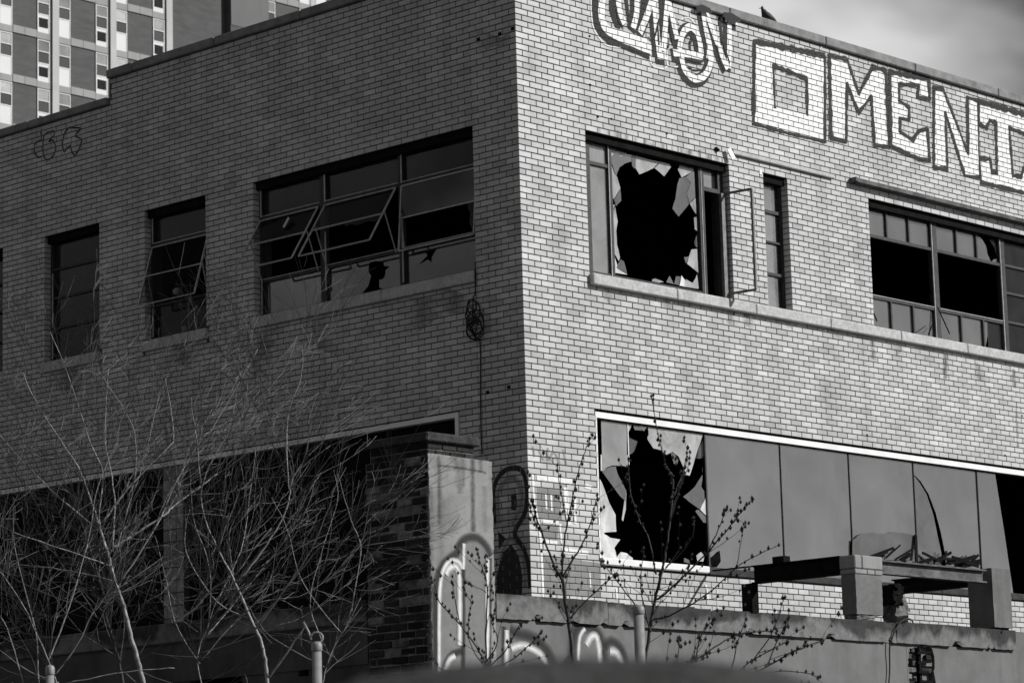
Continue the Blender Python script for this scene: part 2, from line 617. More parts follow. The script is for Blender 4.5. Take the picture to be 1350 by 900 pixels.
J = 0.0052
for face, length in (('R', 13.9), ('L', 12.9)):
    for k in range(-3, 106):
        z0, z1 = zk(k) + J, zk(k + 1) - J
        even = (k % 2 == 0)
        half = even if face == 'L' else (not even)
        edges = [0.0]
        x = (0.5 if half else 1.0) * M
        while x < length:
            edges.append(x)
            x += M
        if face == 'L' and k < 0:
            pass
        for q in range(len(edges) - 1):
            a, b = edges[q] + (J if q else 0.0), edges[q + 1] - J
            if face == 'L' and q == 0:
                # header end belongs to the corner brick made for the right face, keep it for paint and area only
                ROWS['L'].setdefault(k, []).append((a, b, z0, z1))
                continue
            rs = [(a, b, z0, z1)]
            for o in CUT[face]:
                rs = [t for r in rs for t in rect_sub(r, o)]
            for (a2, b2, c2, d2) in rs:
                if b2 - a2 < 0.025 or d2 - c2 < 0.014:
                    continue
                if face == 'R' and a2 > 6.14 and d2 < 0.045:
                    continue
                jamb = False
                for o in OPEN[face]:
                    if d2 > o[2] + 0.01 and c2 < o[3] - 0.01:
                        if abs(a2 - o[1]) < 0.034:
                            jamb, a2 = True, o[1]
                        elif abs(b2 - o[0]) < 0.034:
                            jamb, b2 = True, o[0]
                dep = 0.135 if jamb else 0.016
                if q == 0:
                    dep = (M if half else M * 0.5) - J      # corner brick runs back into the left face
                BR.append((face, a2, b2, dep, c2, d2, q == 0))
                ROWS[face].setdefault(k, []).append((a2, b2, c2, d2))


def px_area(p, du, dz):
    v = Vector(p) - CAM
    z = v.dot(FWD)
    n = abs(v.normalized().dot(du.cross(dz).normalized()))
    return du.length * dz.length * n / (z * z) * FPX * FPX


def in_view(p):
    v = Vector(p) - CAM
    z = v.dot(FWD)
    x, y = 675 + FPX * v.dot(RIGHT) / z, 450 - FPX * v.dot(UP) / z
    return 4 < x < 1346 and 4 < y < 896


ranked = []
for i, (f, a, b, dep, c, d, corner) in enumerate(BR):
    p = fp(f, (a + b) / 2, 0, (c + d) / 2)
    ar = px_area(p, Vector(fp(f, b - a, 0, 0)), Vector((0, 0, d - c)))
    if corner:
        ar += px_area(p, Vector((0, dep, 0)), Vector((0, 0, d - c)))
    if in_view(p) and c > 0.0 and b - a > 0.08:
        ranked.append((ar, i))
ranked.sort(reverse=True)
single = {i for _, i in ranked[:300]}
brick_mesh = {}
bulk = MB()
for i, (f, a, b, dep, c, d, corner) in enumerate(BR):
    jit = RNG.uniform(-0.0016, 0.0012)
    tone = min(1, max(0, RNG.gauss(0.5, 0.17)))
    if RNG.random() < 0.03:
        tone = RNG.uniform(0.0, 0.15)
    if i in single:
        t4 = RNG.randrange(5)
        key = (f, round(b - a, 4), round(dep, 4), round(d - c, 4), t4)
        if key not in brick_mesh:
            mb = MB()
            mb.tone = (0.12, 0.36, 0.5, 0.64, 0.88)[t4]
            h = (d - c) / 2
            if f == 'R':
                mb.cbox(-(b - a) / 2, (b - a) / 2, 0, dep, -h, h, 0.003)
            else:
                mb.cbox(0, dep, -(b - a) / 2, (b - a) / 2, -h, h, 0.003)
            brick_mesh[key] = mb.mesh("brick", MAT['brick'])
        o = bpy.data.objects.new("brick", brick_mesh[key])
        o.location = fp(f, (a + b) / 2, 0.0 if corner else jit, (c + d) / 2)
        if corner:
            o.location = ((a + b) / 2, 0, (c + d) / 2)
        COL.objects.link(o)
        o.parent = BLD
    else:
        bulk.tone = tone
        if f == 'R':
            bulk.cbox(a, b, 0 if corner else jit, dep, c, d, 0.003)
        else:
            bulk.cbox(jit, dep, a, b, c, d, 0.003)
tag(bulk.build("brick", MAT['brick'], BLD, fix=False), kind="stuff")

# ---- dark relief joint at lintel height along both walls
mb = MB()
for f, a, b in (('R', 0.0, 1.10), ('R', 3.69, 4.33), ('R', 4.81, 6.45), ('R', 11.21, 13.9), ('L', 0.005, 0.69), ('L', 4.37, 5.22), ('L', 6.38, 7.255), ('L', 8.38, 9.24), ('L', 10.41, 12.9)):
    mb.fbox(f, a, b, 0.0025, 0.02, LINT - 0.0065, LINT + 0.0065)
build_each(mb, "lintel_angle", MAT['steel'], BLD)
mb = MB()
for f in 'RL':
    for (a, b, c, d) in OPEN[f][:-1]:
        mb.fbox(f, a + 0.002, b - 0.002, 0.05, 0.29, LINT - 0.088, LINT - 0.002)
build_each(mb, "head_shade_box", MAT['black'], BLD)  # black boxes stand in for the deep shade at the window heads

# ---- copings
def coping(face, a, b, z, h, n_len, over=0.052, deep=0.34):
    x = a
    while x < b - 0.05:
        x2 = min(x + n_len, b)
        mb = MB()
        dz = RNG.uniform(-0.003, 0.003)
        lo = x + (0.004 if x > a else 0)
        if face == 'R':
            mb.cbox(lo, x2 - 0.004, -over + RNG.uniform(-.003, .003), deep, z + 0.004, z + h + dz, 0.012)
        else:
            mb.cbox(-over + RNG.uniform(-.003, .003), deep, lo, x2 - 0.004, z + 0.004, z + h + dz, 0.012)
        mb.build("coping_stone", MAT['coping'], BLD)
        x = x2


coping('R', -0.035, 13.6, ZT, 0.122, 1.9)
coping('L', 0.345, STEP + 0.02, ZT, 0.115, 1.55)
coping('L', STEP + 0.03, 12.8, ZL, 0.105, 1.6)
mb = MB()                                             # return of the stepped parapet
mb.box(0.0, 0.30, STEP - 0.02, STEP + 0.0, ZL + 0.105, ZT)
mb.build("parapet_return", MAT['mortar'], BLD)


def sills(face, a, b, n_len, over, zt, zb, mat, name="window_sill", rec=0.16):
    x = a
    while x < b - 0.05:
        x2 = min(x + n_len, b)
        if b - x2 < 0.3:
            x2 = b
        mb = MB()
        if face == 'R':
            mb.cbox(x + (0.003 if x > a else 0), x2 - 0.003, -over, rec, zb, zt, 0.012)
        else:
            mb.cbox(-over, rec, x + (0.003 if x > a else 0), x2 - 0.003, zb, zt, 0.006)
        mb.build(name, mat, BLD)
        x = x2


sills('R', 1.10, 13.0, 1.46, 0.065, SILL_T, SILL_B, MAT['stone'])
sills('L', 0.702, 4.40, 1.46, 0.05, SILL_T, SILL_B, MAT['stone'])
sills('L', 5.2, 6.42, 1.5, 0.04, SILL_T, SILL_B, MAT['stone'])
sills('L', 7.24, 8.42, 1.5, 0.04, SILL_T, SILL_B, MAT['stone'])
sills('L', 9.22, 10.42, 1.5, 0.04, SILL_T, SILL_B, MAT['stone'])

# ---- dark rooms behind the openings
def room(x0, x1, y0, y1, z0, z1):
    mb = MB()
    mb.box(x0, x1, y0, y1, z0, z1)
    o = mb.build("room", MAT['dark'], BLD)


mb = MB()
mb.box(0.31, LEN_R, 0.31, LEN_L, 2.75, 3.2)           # upper floor
mb.box(0.31, LEN_R, 0.31, LEN_L, 6.2, 6.45)           # roof deck
mb.box(0.31, LEN_R, 0.31, LEN_L, -0.6, -0.4)          # ground floor
build_each(mb, "floor_slab", MAT['dark'], BLD)
mb = MB()
mb.box(LEN_R, LEN_R + 0.3, 0.009, LEN_L + 0.3, -4.4, ZT)
mb.box(0.3, LEN_R - 0.002, LEN_L, LEN_L + 0.3, -4.4, ZT - 0.4)
mb.box(0.32, LEN_R, 5.0, 5.15, -0.4, 2.75)            # inner partitions keep the rooms dark
mb.box(5.0, 5.15, 5.16, LEN_L, -0.4, 2.75)
mb.box(0.32, LEN_R, 5.0, 5.15, 3.2, 6.2)
mb.box(5.0, 5.15, 5.16, LEN_L, 3.2, 6.2)
build_each(mb, "back_wall", MAT['dark'], BLD)
mb = MB()
mb.box(6.15, 13.9, -0.012, 0.008, -4.4, 0.032)
mb.build("plaster_base", MAT['plaster'], BLD)

# ================================================================== windows
GW = 0.13                                             # depth of the glass behind the brick face


def win(name="window"):
    o = bpy.data.objects.new(name, None)
    COL.objects.link(o)
    o.parent = BLD
    o.empty_display_size = 0.1
    return o


def pane(face, parent, loops, mat, w=GW, t=0.006, name="pane"):
    mb = MB()
    mb.prism(face, loops, w, w + t)
    return mb.build(name, mat, parent)


def rect(a, b, c, d):
    return [(a, c), (b, c), (b, d), (a, d)]


def pxl(face, pts, w=GW):
    return [uz(face, x, y, w) for x, y in pts]


def jag(pts, amp, n=3, rng=RNG):
    """subdivide a broken edge loop and roughen it"""
    out = []
    m = len(pts)
    for i in range(m):
        a, b = pts[i], pts[(i + 1) % m]
        out.append(a)
        for k in range(1, n):
            t = k / n
            out.append((a[0] + (b[0] - a[0]) * t + rng.uniform(-amp, amp), a[1] + (b[1] - a[1]) * t + rng.uniform(-amp, amp)))
    return out


# ---- steel awning windows of the left face: rows at fixed heights
RZ = [3.775, 4.18, 4.575, 4.95, 5.335]


def frame_bars(face, parent, verts, horis, u0, u1, w0=GW - 0.03, w1=GW + 0.03, z0=SILL_T, z1=LINT - 0.01, mat='steel'):
    mb = MB()
    for (a, b) in verts:
        mb.fbox(face, a, b, w0, w1, z0, z1)
    for (a, b, c, d) in horis:
        mb.fbox(face, a, b, w0 + 0.003, w1 - 0.003, c, d)
    return mb.build("frame", MAT[mat], parent)


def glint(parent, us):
    """painted glints: pale strips on frame edges that face the light"""
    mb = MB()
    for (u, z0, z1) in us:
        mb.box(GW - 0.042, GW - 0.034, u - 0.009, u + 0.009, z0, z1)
    return build_each(mb, "glint_bead", MAT['sash_glint'], parent)


def sash_l(parent, ua, ub, ztop, drop, ang, panes=(True, False), mats=('g_sash', 'g_sash'), broken=None):
    """top-hung sash on the left face, hinged at ztop, pushed outwards by ang"""
    hx = GW - 0.045
    ca, sa = math.cos(ang), math.sin(ang)

    def P(u, s):               # s metres down the sash
        return (hx - s * sa, u, ztop - s * ca)
    mb = MB()
    t = 0.017
    out = Vector((-ca, 0, -sa))
    mb.bar(P(ua, 0), P(ua, drop), t, t, out)
    mb.bar(P(ub, 0), P(ub, drop), t, t, out)
    for s in (0.0, drop * 0.5, drop):
        mb.bar(P(ua, s), P(ub, s), t * 0.9, t * 1.1, out)
    mb.build("sash", MAT['sash_glint'], parent)
    mb = MB()
    for u in (ua + 0.015, ub - 0.015):                  # stay arms
        mb.bar(P(u, drop * 0.42), (GW - 0.04, u, ztop - drop * 0.95), 0.012, 0.012, out)
    build_each(mb, "stay_arm", MAT['sash_glint'], parent)
    for q, ok in enumerate(panes):
        if not ok:
            continue
        s0, s1 = (0.012, drop * 0.49) if q == 0 else (drop * 0.51, drop - 0.012)
        mb = MB()
        loop = [(ua + 0.012, s0), (ub - 0.012, s0), (ub - 0.012, s1), (ua + 0.012, s1)]
        if broken and q in broken:
            loop = broken[q]
        vv = [mb.vert(P(u, s)) for u, s in loop] + [mb.vert(Vector(P(u, s)) + out * 0.005) for u, s in loop]
        n = len(loop)
        tri = tessellate_polygon([[Vector((u, s, 0)) for u, s in loop]])
        for tr in tri:
            mb.face([vv[i] for i in tr])
            mb.face([vv[n + i] for i in reversed(tr)])
        for i in range(n):
            mb.face((vv[i], vv[(i + 1) % n], vv[n + (i + 1) % n], vv[n + i]))
        mb.build("pane", MAT[mats[q]], parent)


# W3, three bays, 0.70 .. 4.36
W = win()
BAY = [(3.30, 4.33), (1.99, 3.22), (0.72, 1.94)]
frame_bars('L', W, [(4.328, 4.358), (3.215, 3.305), (1.935, 1.995), (0.702, 0.722)],
           [(a, b, z - 0.018, z + 0.018) for a, b in BAY for z in (RZ[1], RZ[3])] +
           [(a, b, LINT - 0.045, LINT - 0.01) for a, b in BAY] + [(a, b, SILL_T, RZ[0]) for a, b in BAY], 0.7, 4.36)
glint(W, [(4.325, 3.78, 4.17), (4.325, 4.96, 5.33), (3.21, 4.96, 5.33), (3.21, 3.9, 4.6), (1.932, 4.96, 5.33), (1.932, 3.80, 4.17), (1.932, 4.2, 4.6)])
mb = MB()
for a, b in BAY:
    mb.fbox('L', a, b, GW - 0.036, GW - 0.030, RZ[3] + 0.018, RZ[3] + 0.027)
    mb.fbox('L', a, b, GW - 0.036, GW - 0.030, RZ[1] + 0.016, RZ[1] + 0.025)
build_each(mb, "glint_bead", MAT['sash_glint'], W)
for a, b in BAY:
    pane('L', W, [rect(a + .004, b - .004, RZ[3] + 0.02, LINT - 0.046)], MAT['g_clear'])
a, b = BAY[0]
pane('L', W, [rect(a + .004, b - .004, RZ[0], RZ[1] - 0.018)], MAT['g_dark'])
a, b = BAY[1]
head = pxl('L', [(477, 389), (485, 377), (489, 364), (485.2, 357.8), (486, 346.4), (495, 344), (505.5, 345.6), (506.4, 350.4), (513.7, 351.3), (508, 356.1), (507.2, 364.3), (503, 368.4), (500, 368.4), (499.9, 379), (504.7, 385.5), (490, 391)])
lo = RZ[0]
head = [(u, max(z, lo + 0.012)) for u, z in head]
pane('L', W, [rect(a + .004, b - .004, lo, RZ[1] - 0.018), head], MAT['g_dark'])
a, b = BAY[2]
star = pxl('L', [(551.2, 348.7), (557, 343), (563, 337), (561, 331.5), (568, 330.5), (575.5, 327.8), (571.5, 334.5), (568.8, 340), (569, 345.8), (563.5, 342), (556, 346.5)])
pane('L', W, [rect(a + .004, b - .004, lo, RZ[1] - 0.018), star], MAT['g_dark'])
sash_l(W, 3.32, 4.325, RZ[3] - 0.03, 0.80, math.radians(33), (True, False))
sash_l(W, 2.02, 3.20, RZ[3] - 0.03, 0.80, math.radians(33), (True, True), ('g_sash', 'g_sash'),
       {1: [(2.03, 0.41), (2.62, 0.41), (2.60, 0.47), (2.52, 0.45), (2.40, 0.50), (2.2, 0.47), (2.03, 0.52)]})
sash_l(W, 0.735, 1.925, RZ[3] - 0.03, 0.77, math.radians(5), (True, True), ('g_dark', 'g_clear'),
       {1: [(0.745, 0.39), (0.86, 0.39), (0.83, 0.47), (0.80, 0.52), (0.81, 0.62), (0.77, 0.70), (0.745, 0.76)]})
# loose rags and sticks caught in the frame
mb = MB()
mb.bar(fp('L', *[*(lambda q: (q[0], GW - 0.16, q[1]))(uz('L', 381, 287, GW - 0.16))]), fp('L', *[*(lambda q: (q[0], GW - 0.2, q[1]))(uz('L', 374, 300, GW - 0.2))]), 0.045, 0.02)
tag(mb.build("paper_scrap", MAT['paper'], W), "scrap of paper caught in the sash")

# W4, one bay
W = win()
frame_bars('L', W, [(6.335, 6.37), (5.228, 5.262)],
           [(5.262, 6.335, z - 0.018, z + 0.018) for z in (RZ[1], RZ[3])] + [(5.262, 6.335, LINT - 0.045, LINT - 0.01), (5.262, 6.335, SILL_T, RZ[0])], 5.2, 6.4)
glint(W, [(6.33, 4.97, 5.33), (6.33, 3.79, 4.15)])
mb = MB()
mb.fbox('L', 5.26, 6.34, GW - 0.036, GW - 0.030, RZ[3] + 0.018, RZ[3] + 0.027)
build_each(mb, "glint_bead", MAT['sash_glint'], W)
pane('L', W, [rect(5.265, 6.33, RZ[3] + .02, LINT - .046)], MAT['g_clear'])
pane('L', W, [rect(5.265, 6.33, RZ[0], RZ[1] - .018)], MAT['g_clear'])
hole = [(5.95, 0.12), (5.72, 0.37), (5.98, 0.385), (6.02, 0.25)]
sash_l(W, 5.275, 6.325, RZ[3] - 0.03, 0.80, math.radians(17), (True, True), ('g_sash', 'g_sash'))
# W5, fixed, four rows
W = win()
frame_bars('L', W, [(8.325, 8.365), (7.266, 7.295)],
           [(7.295, 8.325, z - 0.016, z + 0.016) for z in RZ[1:4]] + [(7.295, 8.325, LINT - 0.045, LINT - 0.01), (7.295, 8.325, SILL_T, RZ[0])], 7.2, 8.4)
glint(W, [(8.32, 3.79, 4.14), (8.32, 4.2, 4.9)])
for q in range(4):
    pane('L', W, [rect(7.297, 8.323, RZ[q] + (0 if q == 0 else .017), (RZ[q + 1] - .017) if q < 3 else LINT - .046)], MAT['g_dark' if q < 3 else 'g_clear'])
# farthest left window, only its edge shows
W = win()
frame_bars('L', W, [(10.35, 10.39), (9.25, 9.28)], [(9.28, 10.35, z - 0.016, z + 0.016) for z in RZ[1:4]] + [(9.28, 10.35, SILL_T, RZ[0])], 9.2, 10.4)
pane('L', W, [rect(9.282, 10.348, RZ[0], LINT - .02)], MAT['g_dark'], GW + 0.032)

# ---- W1 on the right face
W = win()
frame_bars('R', W, [(1.285 - 0.165, 1.285), (1.60, 1.665), (3.225, 3.318), (3.58, 3.675)],
           [(1.285, 1.60, 5.035, 5.075), (3.318, 3.58, 5.03, 5.08), (1.285, 1.60, LINT - 0.06, LINT - 0.01), (1.665, 3.225, LINT - 0.045, LINT - 0.01), (3.318, 3.58, LINT - 0.05, LINT - 0.01),
            (1.285, 1.60, SILL_T, 3.80), (1.665, 3.225, SILL_T, 3.80), (3.318, 3.58, SILL_T, 3.755)], 1.1, 3.7)
mb = MB()
mb.box(1.602, 1.612, GW - 0.036, GW - 0.029, SILL_T + .02, LINT - .02)
mb.box(3.262, 3.270, GW - 0.036, GW - 0.029, SILL_T + .02, LINT - .02)
build_each(mb, "glint_bead", MAT['sash_glint'], W)
mb = MB()
mb.box(3.33, 3.66, GW - 0.06, GW - 0.03, 3.735, 3.752)
mb.build("threshold", MAT['white_metal'], W)
pane('R', W, [rect(1.287, 1.598, 5.078, LINT - .062)], MAT['g_pale'])
pane('R', W, [rect(1.287, 1.598, 3.802, 5.033)], MAT['g_pale'])
pane('R', W, [rect(3.32, 3.50, 5.082, LINT - .052)], MAT['g_pale'])
pane('R', W, [rect(3.502, 3.578, 5.082, LINT - .052)], MAT['g_dark'])


def z5(l): return [(760 + x / 7.5, 160 + y / 7.5) for x, y in l]
def z6(l): return [(860 + x / 6.75, 180 + y / 6.75) for x, y in l]
def z7(l): return [(860 + x / 6.75, 290 + y / 6.75) for x, y in l]
def z8(l): return [(760 + x / 7.5, 270 + y / 7.5) for x, y in l]


shards = [
    ('g_bright', z5([(312, 255), (395, 280), (330, 370), (318, 330)])),
    ('g_grey', z5([(395, 280), (440, 355), (470, 425), (425, 455), (402, 510), (398, 545), (375, 500), (360, 440), (328, 375)])),
    ('g_bright', z5([(395, 280), (495, 315), (440, 355)])),
    ('g_grey', z5([(495, 315), (548, 322), (545, 400), (500, 410), (470, 420), (440, 358)])),
    ('g_mid', z5([(548, 322), (592, 335), (585, 460), (575, 468), (552, 440)])),
    ('g_bright', z5([(592, 335), (700, 372), (770, 460), (625, 525), (585, 460)])),
    ('g_bright', z5([(700, 372), (845, 400), (768, 455)])),
    ('g_bright', z5([(845, 400), (920, 425), (935, 450), (868, 545), (772, 462)])),
    ('g_bright', z5([(322, 390), (345, 420), (372, 510), (405, 555), (435, 660), (370, 770), (335, 715), (322, 560)])),
    ('g_mid', z5([(435, 665), (443, 785), (392, 838), (372, 775)])),
    ('g_bright', z8([(332, 0), (385, 0), (345, 90), (335, 60)])),
    ('g_bright', z8([(345, 92), (385, 20), (410, 165), (395, 260), (402, 390), (432, 520), (420, 555), (370, 470), (345, 330)])),
    ('g_white', z8([(340, 240), (365, 470), (405, 590), (400, 625), (505, 690), (355, 668)])),
    ('g_mid', z8([(440, 538), (472, 558), (505, 690), (405, 625), (405, 595)])),
    ('g_bright', z6([(245, 250), (368, 282), (360, 310), (262, 365), (228, 295)])),
    ('g_mid', z6([(240, 372), (298, 358), (342, 420), (305, 500), (328, 600), (235, 712), (180, 640), (205, 560), (225, 420)])),
    ('g_grey', z6([(300, 358), (372, 305), (385, 540), (332, 592), (308, 500), (345, 415)])),
    ('g_bright', z6([(335, 595), (385, 545), (392, 690), (375, 670)])),
    ('g_bright', z6([(372, 720), (395, 715), (400, 840), (380, 825)])),
    ('g_grey', z7([(375, 200), (398, 130), (405, 245), (385, 235)])),
    ('g_bright', z7([(350, 262), (402, 258), (412, 470), (312, 388)])),
    ('g_mid', z7([(282, 330), (325, 325), (300, 388)])),
    ('g_bright', z7([(0, 528), (25, 520), (105, 552), (60, 558), (0, 545)])),
    ('g_grey', z7([(155, 495), (192, 572), (125, 555)])),
    ('g_mid', z7([(212, 500), (255, 505), (240, 582), (195, 570)])),
    ('g_white', z7([(262, 492), (300, 540), (330, 600), (245, 583)])),
    ('g_bright', z7([(300, 525), (360, 560), (385, 520), (400, 480), (415, 612), (325, 598)])),
]
for q, (mt, poly) in enumerate(shards):
    pane('R', W, [jag(pxl('R', poly, GW), 0.004, 2)], MAT[mt], GW + 0.0007 * (q % 7), 0.005, "glass_shard")
# open casement swung outwards on the right jamb
hA, hB = on_y(954, 256, GW - 0.05), on_y(960.5, 388, GW - 0.05)
hA = Vector((3.655, GW - 0.05, hA.z)); hB = Vector((3.655, GW - 0.05, hB.z))


def on_z(px, py, z):
    d = ray(px, py)
    return CAM + d * ((z - CAM.z) / d.z)


fA = on_z(991, 249, hA.z)
fB = Vector((fA.x, fA.y, hB.z))
mb = MB()
nrm = (fA - hA).cross(Vector((0, 0, 1)))
mb.bar(hA, hB, 0.035, 0.035, nrm)
mb.bar(fA, fB, 0.026, 0.03, nrm)
mb.bar(hA, fA, 0.026, 0.026, nrm)
mb.bar(hB, fB, 0.026, 0.026, nrm)
tag(mb.build("open_sash", MAT['steel_grey'], W), "open casement sash without its glass")
mb = MB()
mb.box(3.585, 3.675, GW - 0.075, GW - 0.034, SILL_T + .002, 5.03)
mb.build("jamb_post", MAT['steel_grey'], W)

# ---- W2, narrow
W = win()
frame_bars('R', W, [(4.338, 4.37), (4.775, 4.803)], [(4.37, 4.775, z - t, z + t) for z, t in ((RZ[1], .018), (RZ[2], .012), (RZ[3], .02))] +
           [(4.37, 4.775, LINT - 0.06, LINT - 0.01), (4.37, 4.775, SILL_T, 3.755)], 4.3, 4.8)
for q in range(4):
    z0 = 3.756 if q == 0 else RZ[q] + .021
    z1 = LINT - .062 if q == 3 else RZ[q + 1] - .021
    pane('R', W, [rect(4.372, 4.70, z0, z1)], MAT['g_pale'])
    pane('R', W, [rect(4.702, 4.773, z0, z1)], MAT['g_dark'])

# ---- W7, wide with small lights
W = win()
BY = [(6.50, 7.93), (8.06, 9.50), (9.62, 11.1)]
mun_u = [6.98, 7.46, 8.52, 8.985]
mun_l = [6.99, 7.47, 8.535, 9.045]
frame_bars('R', W, [(6.463, 6.50), (7.93, 8.06), (9.50, 9.62), (11.1, 11.19)],
           [(a, b, z - .02, z + .02) for a, b in BY[:2] for z in (4.155, 4.94)] +
           [(BY[2][0], BY[2][1], z - .016, z + .016) for z in RZ[1:4]] +
           [(a, b, LINT - .06, LINT - .01) for a, b in BY] + [(a, b, SILL_T, 3.752) for a, b in BY] +
           [(x - .014, x + .014, 4.96, LINT - .06) for x in mun_u] + [(x - .014, x + .014, 3.752, 4.135) for x in mun_l], 6.4, 11.2)
mb = MB()
for p in ((7.94, 3.76, 5.3), (9.51, 3.76, 5.3)):
    mb.box(p[0], p[0] + 0.012, GW - 0.036, GW - 0.03, p[1], p[2])
for a, b in BY[:2]:
    mb.box(a, b, GW - 0.034, GW - 0.027, 4.172, 4.18)
build_each(mb, "glint_bead", MAT['sash_glint'], W)
ue = [6.50, 6.98, 7.46, 7.93, 8.06, 8.52, 8.985, 9.50]
le = [6.50, 6.99, 7.47, 7.93, 8.06, 8.535, 9.045, 9.50]
for q in range(7):
    if q == 3:
        continue
    a, b = ue[q] + .015, ue[q + 1] - .015
    z0, z1 = 4.962, LINT - .062
    if q < 6:
        pane('R', W, [rect(a, b, z0, z1)], MAT['g_grey'])
    else:
        pane('R', W, [jag([(a, z0), (a + .33, z0), (a + .26, z0 + .1), (a + .24, z0 + .2), (a + .17, z0 + .27), (a + .05, z0 + .33), (a, z1)], .004, 2)], MAT['g_grey'], GW, .005, "glass_shard")
        pane('R', W, [[(a + .35, z0), (b, z0), (b, z0 + .06), (a + .40, z0 + .04)]], MAT['g_grey'], GW, .005, "glass_shard")
        pane('R', W, [[(a, z1 - .01), (b, z1 - .01), (b, z0 + .1), (b - .05, z0 + .22), (a + .3, z0 + .32)]], MAT['g_dark'], GW + .006, .005, "glass_shard")
    a, b = le[q] + .015, le[q + 1] - .015
    if q < 6:
        pane('R', W, [rect(a, b, 3.754, 4.134)], MAT['g_grey'])
    else:
        pane('R', W, [jag([(a, 3.754), (a + .02, 3.754), (a + .1, 3.95), (a + .11, 4.134), (a, 4.134)], .003, 2)], MAT['g_grey'], GW, .005, "glass_shard")
        pane('R', W, [rect(a + .11, b, 3.754, 4.134)], MAT['g_dark'], GW + .006)
for q in range(4):
    z0 = 3.756 if q == 0 else RZ[q] + .018
    z1 = LINT - .062 if q == 3 else RZ[q + 1] - .018
    pane('R', W, [rect(9.622, 10.35, z0, z1)], MAT['g_dark'])
    pane('R', W, [rect(10.38, 11.09, z0, z1)], MAT['g_dark'])
mb = MB()
mb.box(10.352, 10.378, GW - .025, GW + .025, 3.753, LINT - .061)
for (a, b) in (((1236, 405), (1252, 440)), ((1151, 411), (1156, 423)), ((1229, 428), (1224, 441))):
    p, q = on_y(*a, GW - 0.05), on_y(*b, GW - 0.16)
    mb.bar(p, q, 0.014, 0.014)
build_each(mb, "operator_rod", MAT['black'], W)

# ---- shop window of the right face
W = win("shop_window")
mb = MB()
fw = 0.035
mb.box(1.150, 12.55, fw, fw + 0.06, FR_T - 0.082, FR_T - 0.016)
mb.box(1.150, 1.190, fw - 0.002, fw + 0.06, 0.50, FR_T - 0.0825)
mb.build("frame", MAT['white_metal'], W)
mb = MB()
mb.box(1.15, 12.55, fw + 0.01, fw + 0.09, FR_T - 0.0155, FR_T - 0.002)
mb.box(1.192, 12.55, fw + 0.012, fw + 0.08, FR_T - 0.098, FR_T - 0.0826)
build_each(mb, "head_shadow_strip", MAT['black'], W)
mb = MB()
mb.cbox(1.14, 3.0, -0.035, 0.12, 0.462, 0.545, 0.012)
mb.build("sill", MAT['white_metal'], W)
mb = MB()
mb.cbox(3.004, 7.6, -0.02, 0.12, 0.452, 0.54, 0.008)
mb.cbox(7.604, 12.6, -0.02, 0.12, 0.452, 0.54, 0.008)
mb.build("sill", MAT['ledge'], W)
PG = 0.075
zt = FR_T - 0.099
uB, uC = uz('R', 827, 560, PG)[0], uz('R', 928.5, 580, PG)[0]
uD, uE, uF, uG = [uz('R', x, y, PG)[0] for x, y in ((1028, 600), (1118.5, 612), (1203.5, 620), (1288, 640))]
mb = MB()
for u, t in ((uC, .011), (uD, .006), (uE, .006), (uF, .006), (uG, .006)):
    mb.box(u - t, u + t, PG - 0.012, PG + 0.012, 0.546, zt)
build_each(mb, "glazing_bar", MAT['steel'], W)
mb = MB()
mb.box(uB - .006, uB + .006, PG - 0.008, PG + 0.01, uz('R', 827, 612, PG)[1], zt)
build_each(mb, "glazing_bar", MAT['white_metal'], W)


def s5(l): return [(780 + x / 7.5, 540 + y / 7.5) for x, y in l]
def s6(l): return [(780 + x / 6.43, 640 + y / 6.43) for x, y in l]


sh = [
    ('g_pale', s5([(92, 60), (348, 118), (348, 560), (300, 552), (210, 548), (150, 568), (105, 605)])),
    ('g_white', s5([(92, 440), (130, 470), (190, 540), (150, 566), (108, 606), (92, 600)])),
    ('g_white', s5([(325, 470), (356, 440), (356, 560), (330, 560)])),
    ('g_mid', s5([(108, 612), (150, 575), (240, 556), (262, 640), (345, 800), (335, 898), (285, 855)])),
    ('g_white', s6([(70, -60), (102, 5), (150, 140), (205, 245), (212, 388), (108, 395), (112, 410), (160, 440), (245, 455), (195, 525), (215, 605), (250, 560), (300, 570), (350, 610), (350, 635), (85, 640)])),
    ('g_bright', s6([(285, 60), (298, 60), (293, 200), (270, 300), (258, 285), (280, 130)])),
    ('g_bright', s5([(555, 150), (1100, 212), (1085, 290), (1050, 390), (1000, 560), (970, 650), (915, 640), (905, 560), (860, 460), (800, 415), (740, 445), (690, 400), (610, 380), (570, 320), (550, 280), (565, 240)])),
    ('g_grey', s5([(470, 135), (548, 152), (520, 208), (500, 200)])),
    ('g_mid', s5([(410, 125), (470, 135), (498, 205), (430, 200)])),
    ('g_bright', s5([(362, 115), (400, 125), (382, 190), (368, 215)])),
    ('g_dark', s5([(360, 262), (458, 312), (425, 410), (385, 440), (362, 440)])),
    ('g_mid', s5([(785, 425), (820, 425), (860, 500), (850, 540), (815, 530)])),
    ('g_mid', s5([(1098, 555), (1095, 640), (1020, 760), (905, 858), (960, 905), (1075, 985), (1118, 880), (1112, 800), (1085, 760), (1095, 690)])),
    ('g_dark', s5([(1100, 300), (1112, 420), (1095, 480), (1030, 480), (1060, 380)])),
    ('g_white', s6([(968, 100), (985, 265), (912, 192), (945, 150)])),
    ('g_mid', s6([(905, 200), (988, 280), (990, 320), (950, 310), (880, 215)])),
    ('g_mid', s6([(785, 610), (830, 630), (838, 660), (785, 645)])),
    ('g_bright', s6([(890, 590), (930, 560), (960, 590), (950, 640), (900, 640)])),
    ('g_white', s6([(1005, 610), (1060, 560), (1085, 545), (1095, 640), (1060, 690), (1010, 690)])),
]
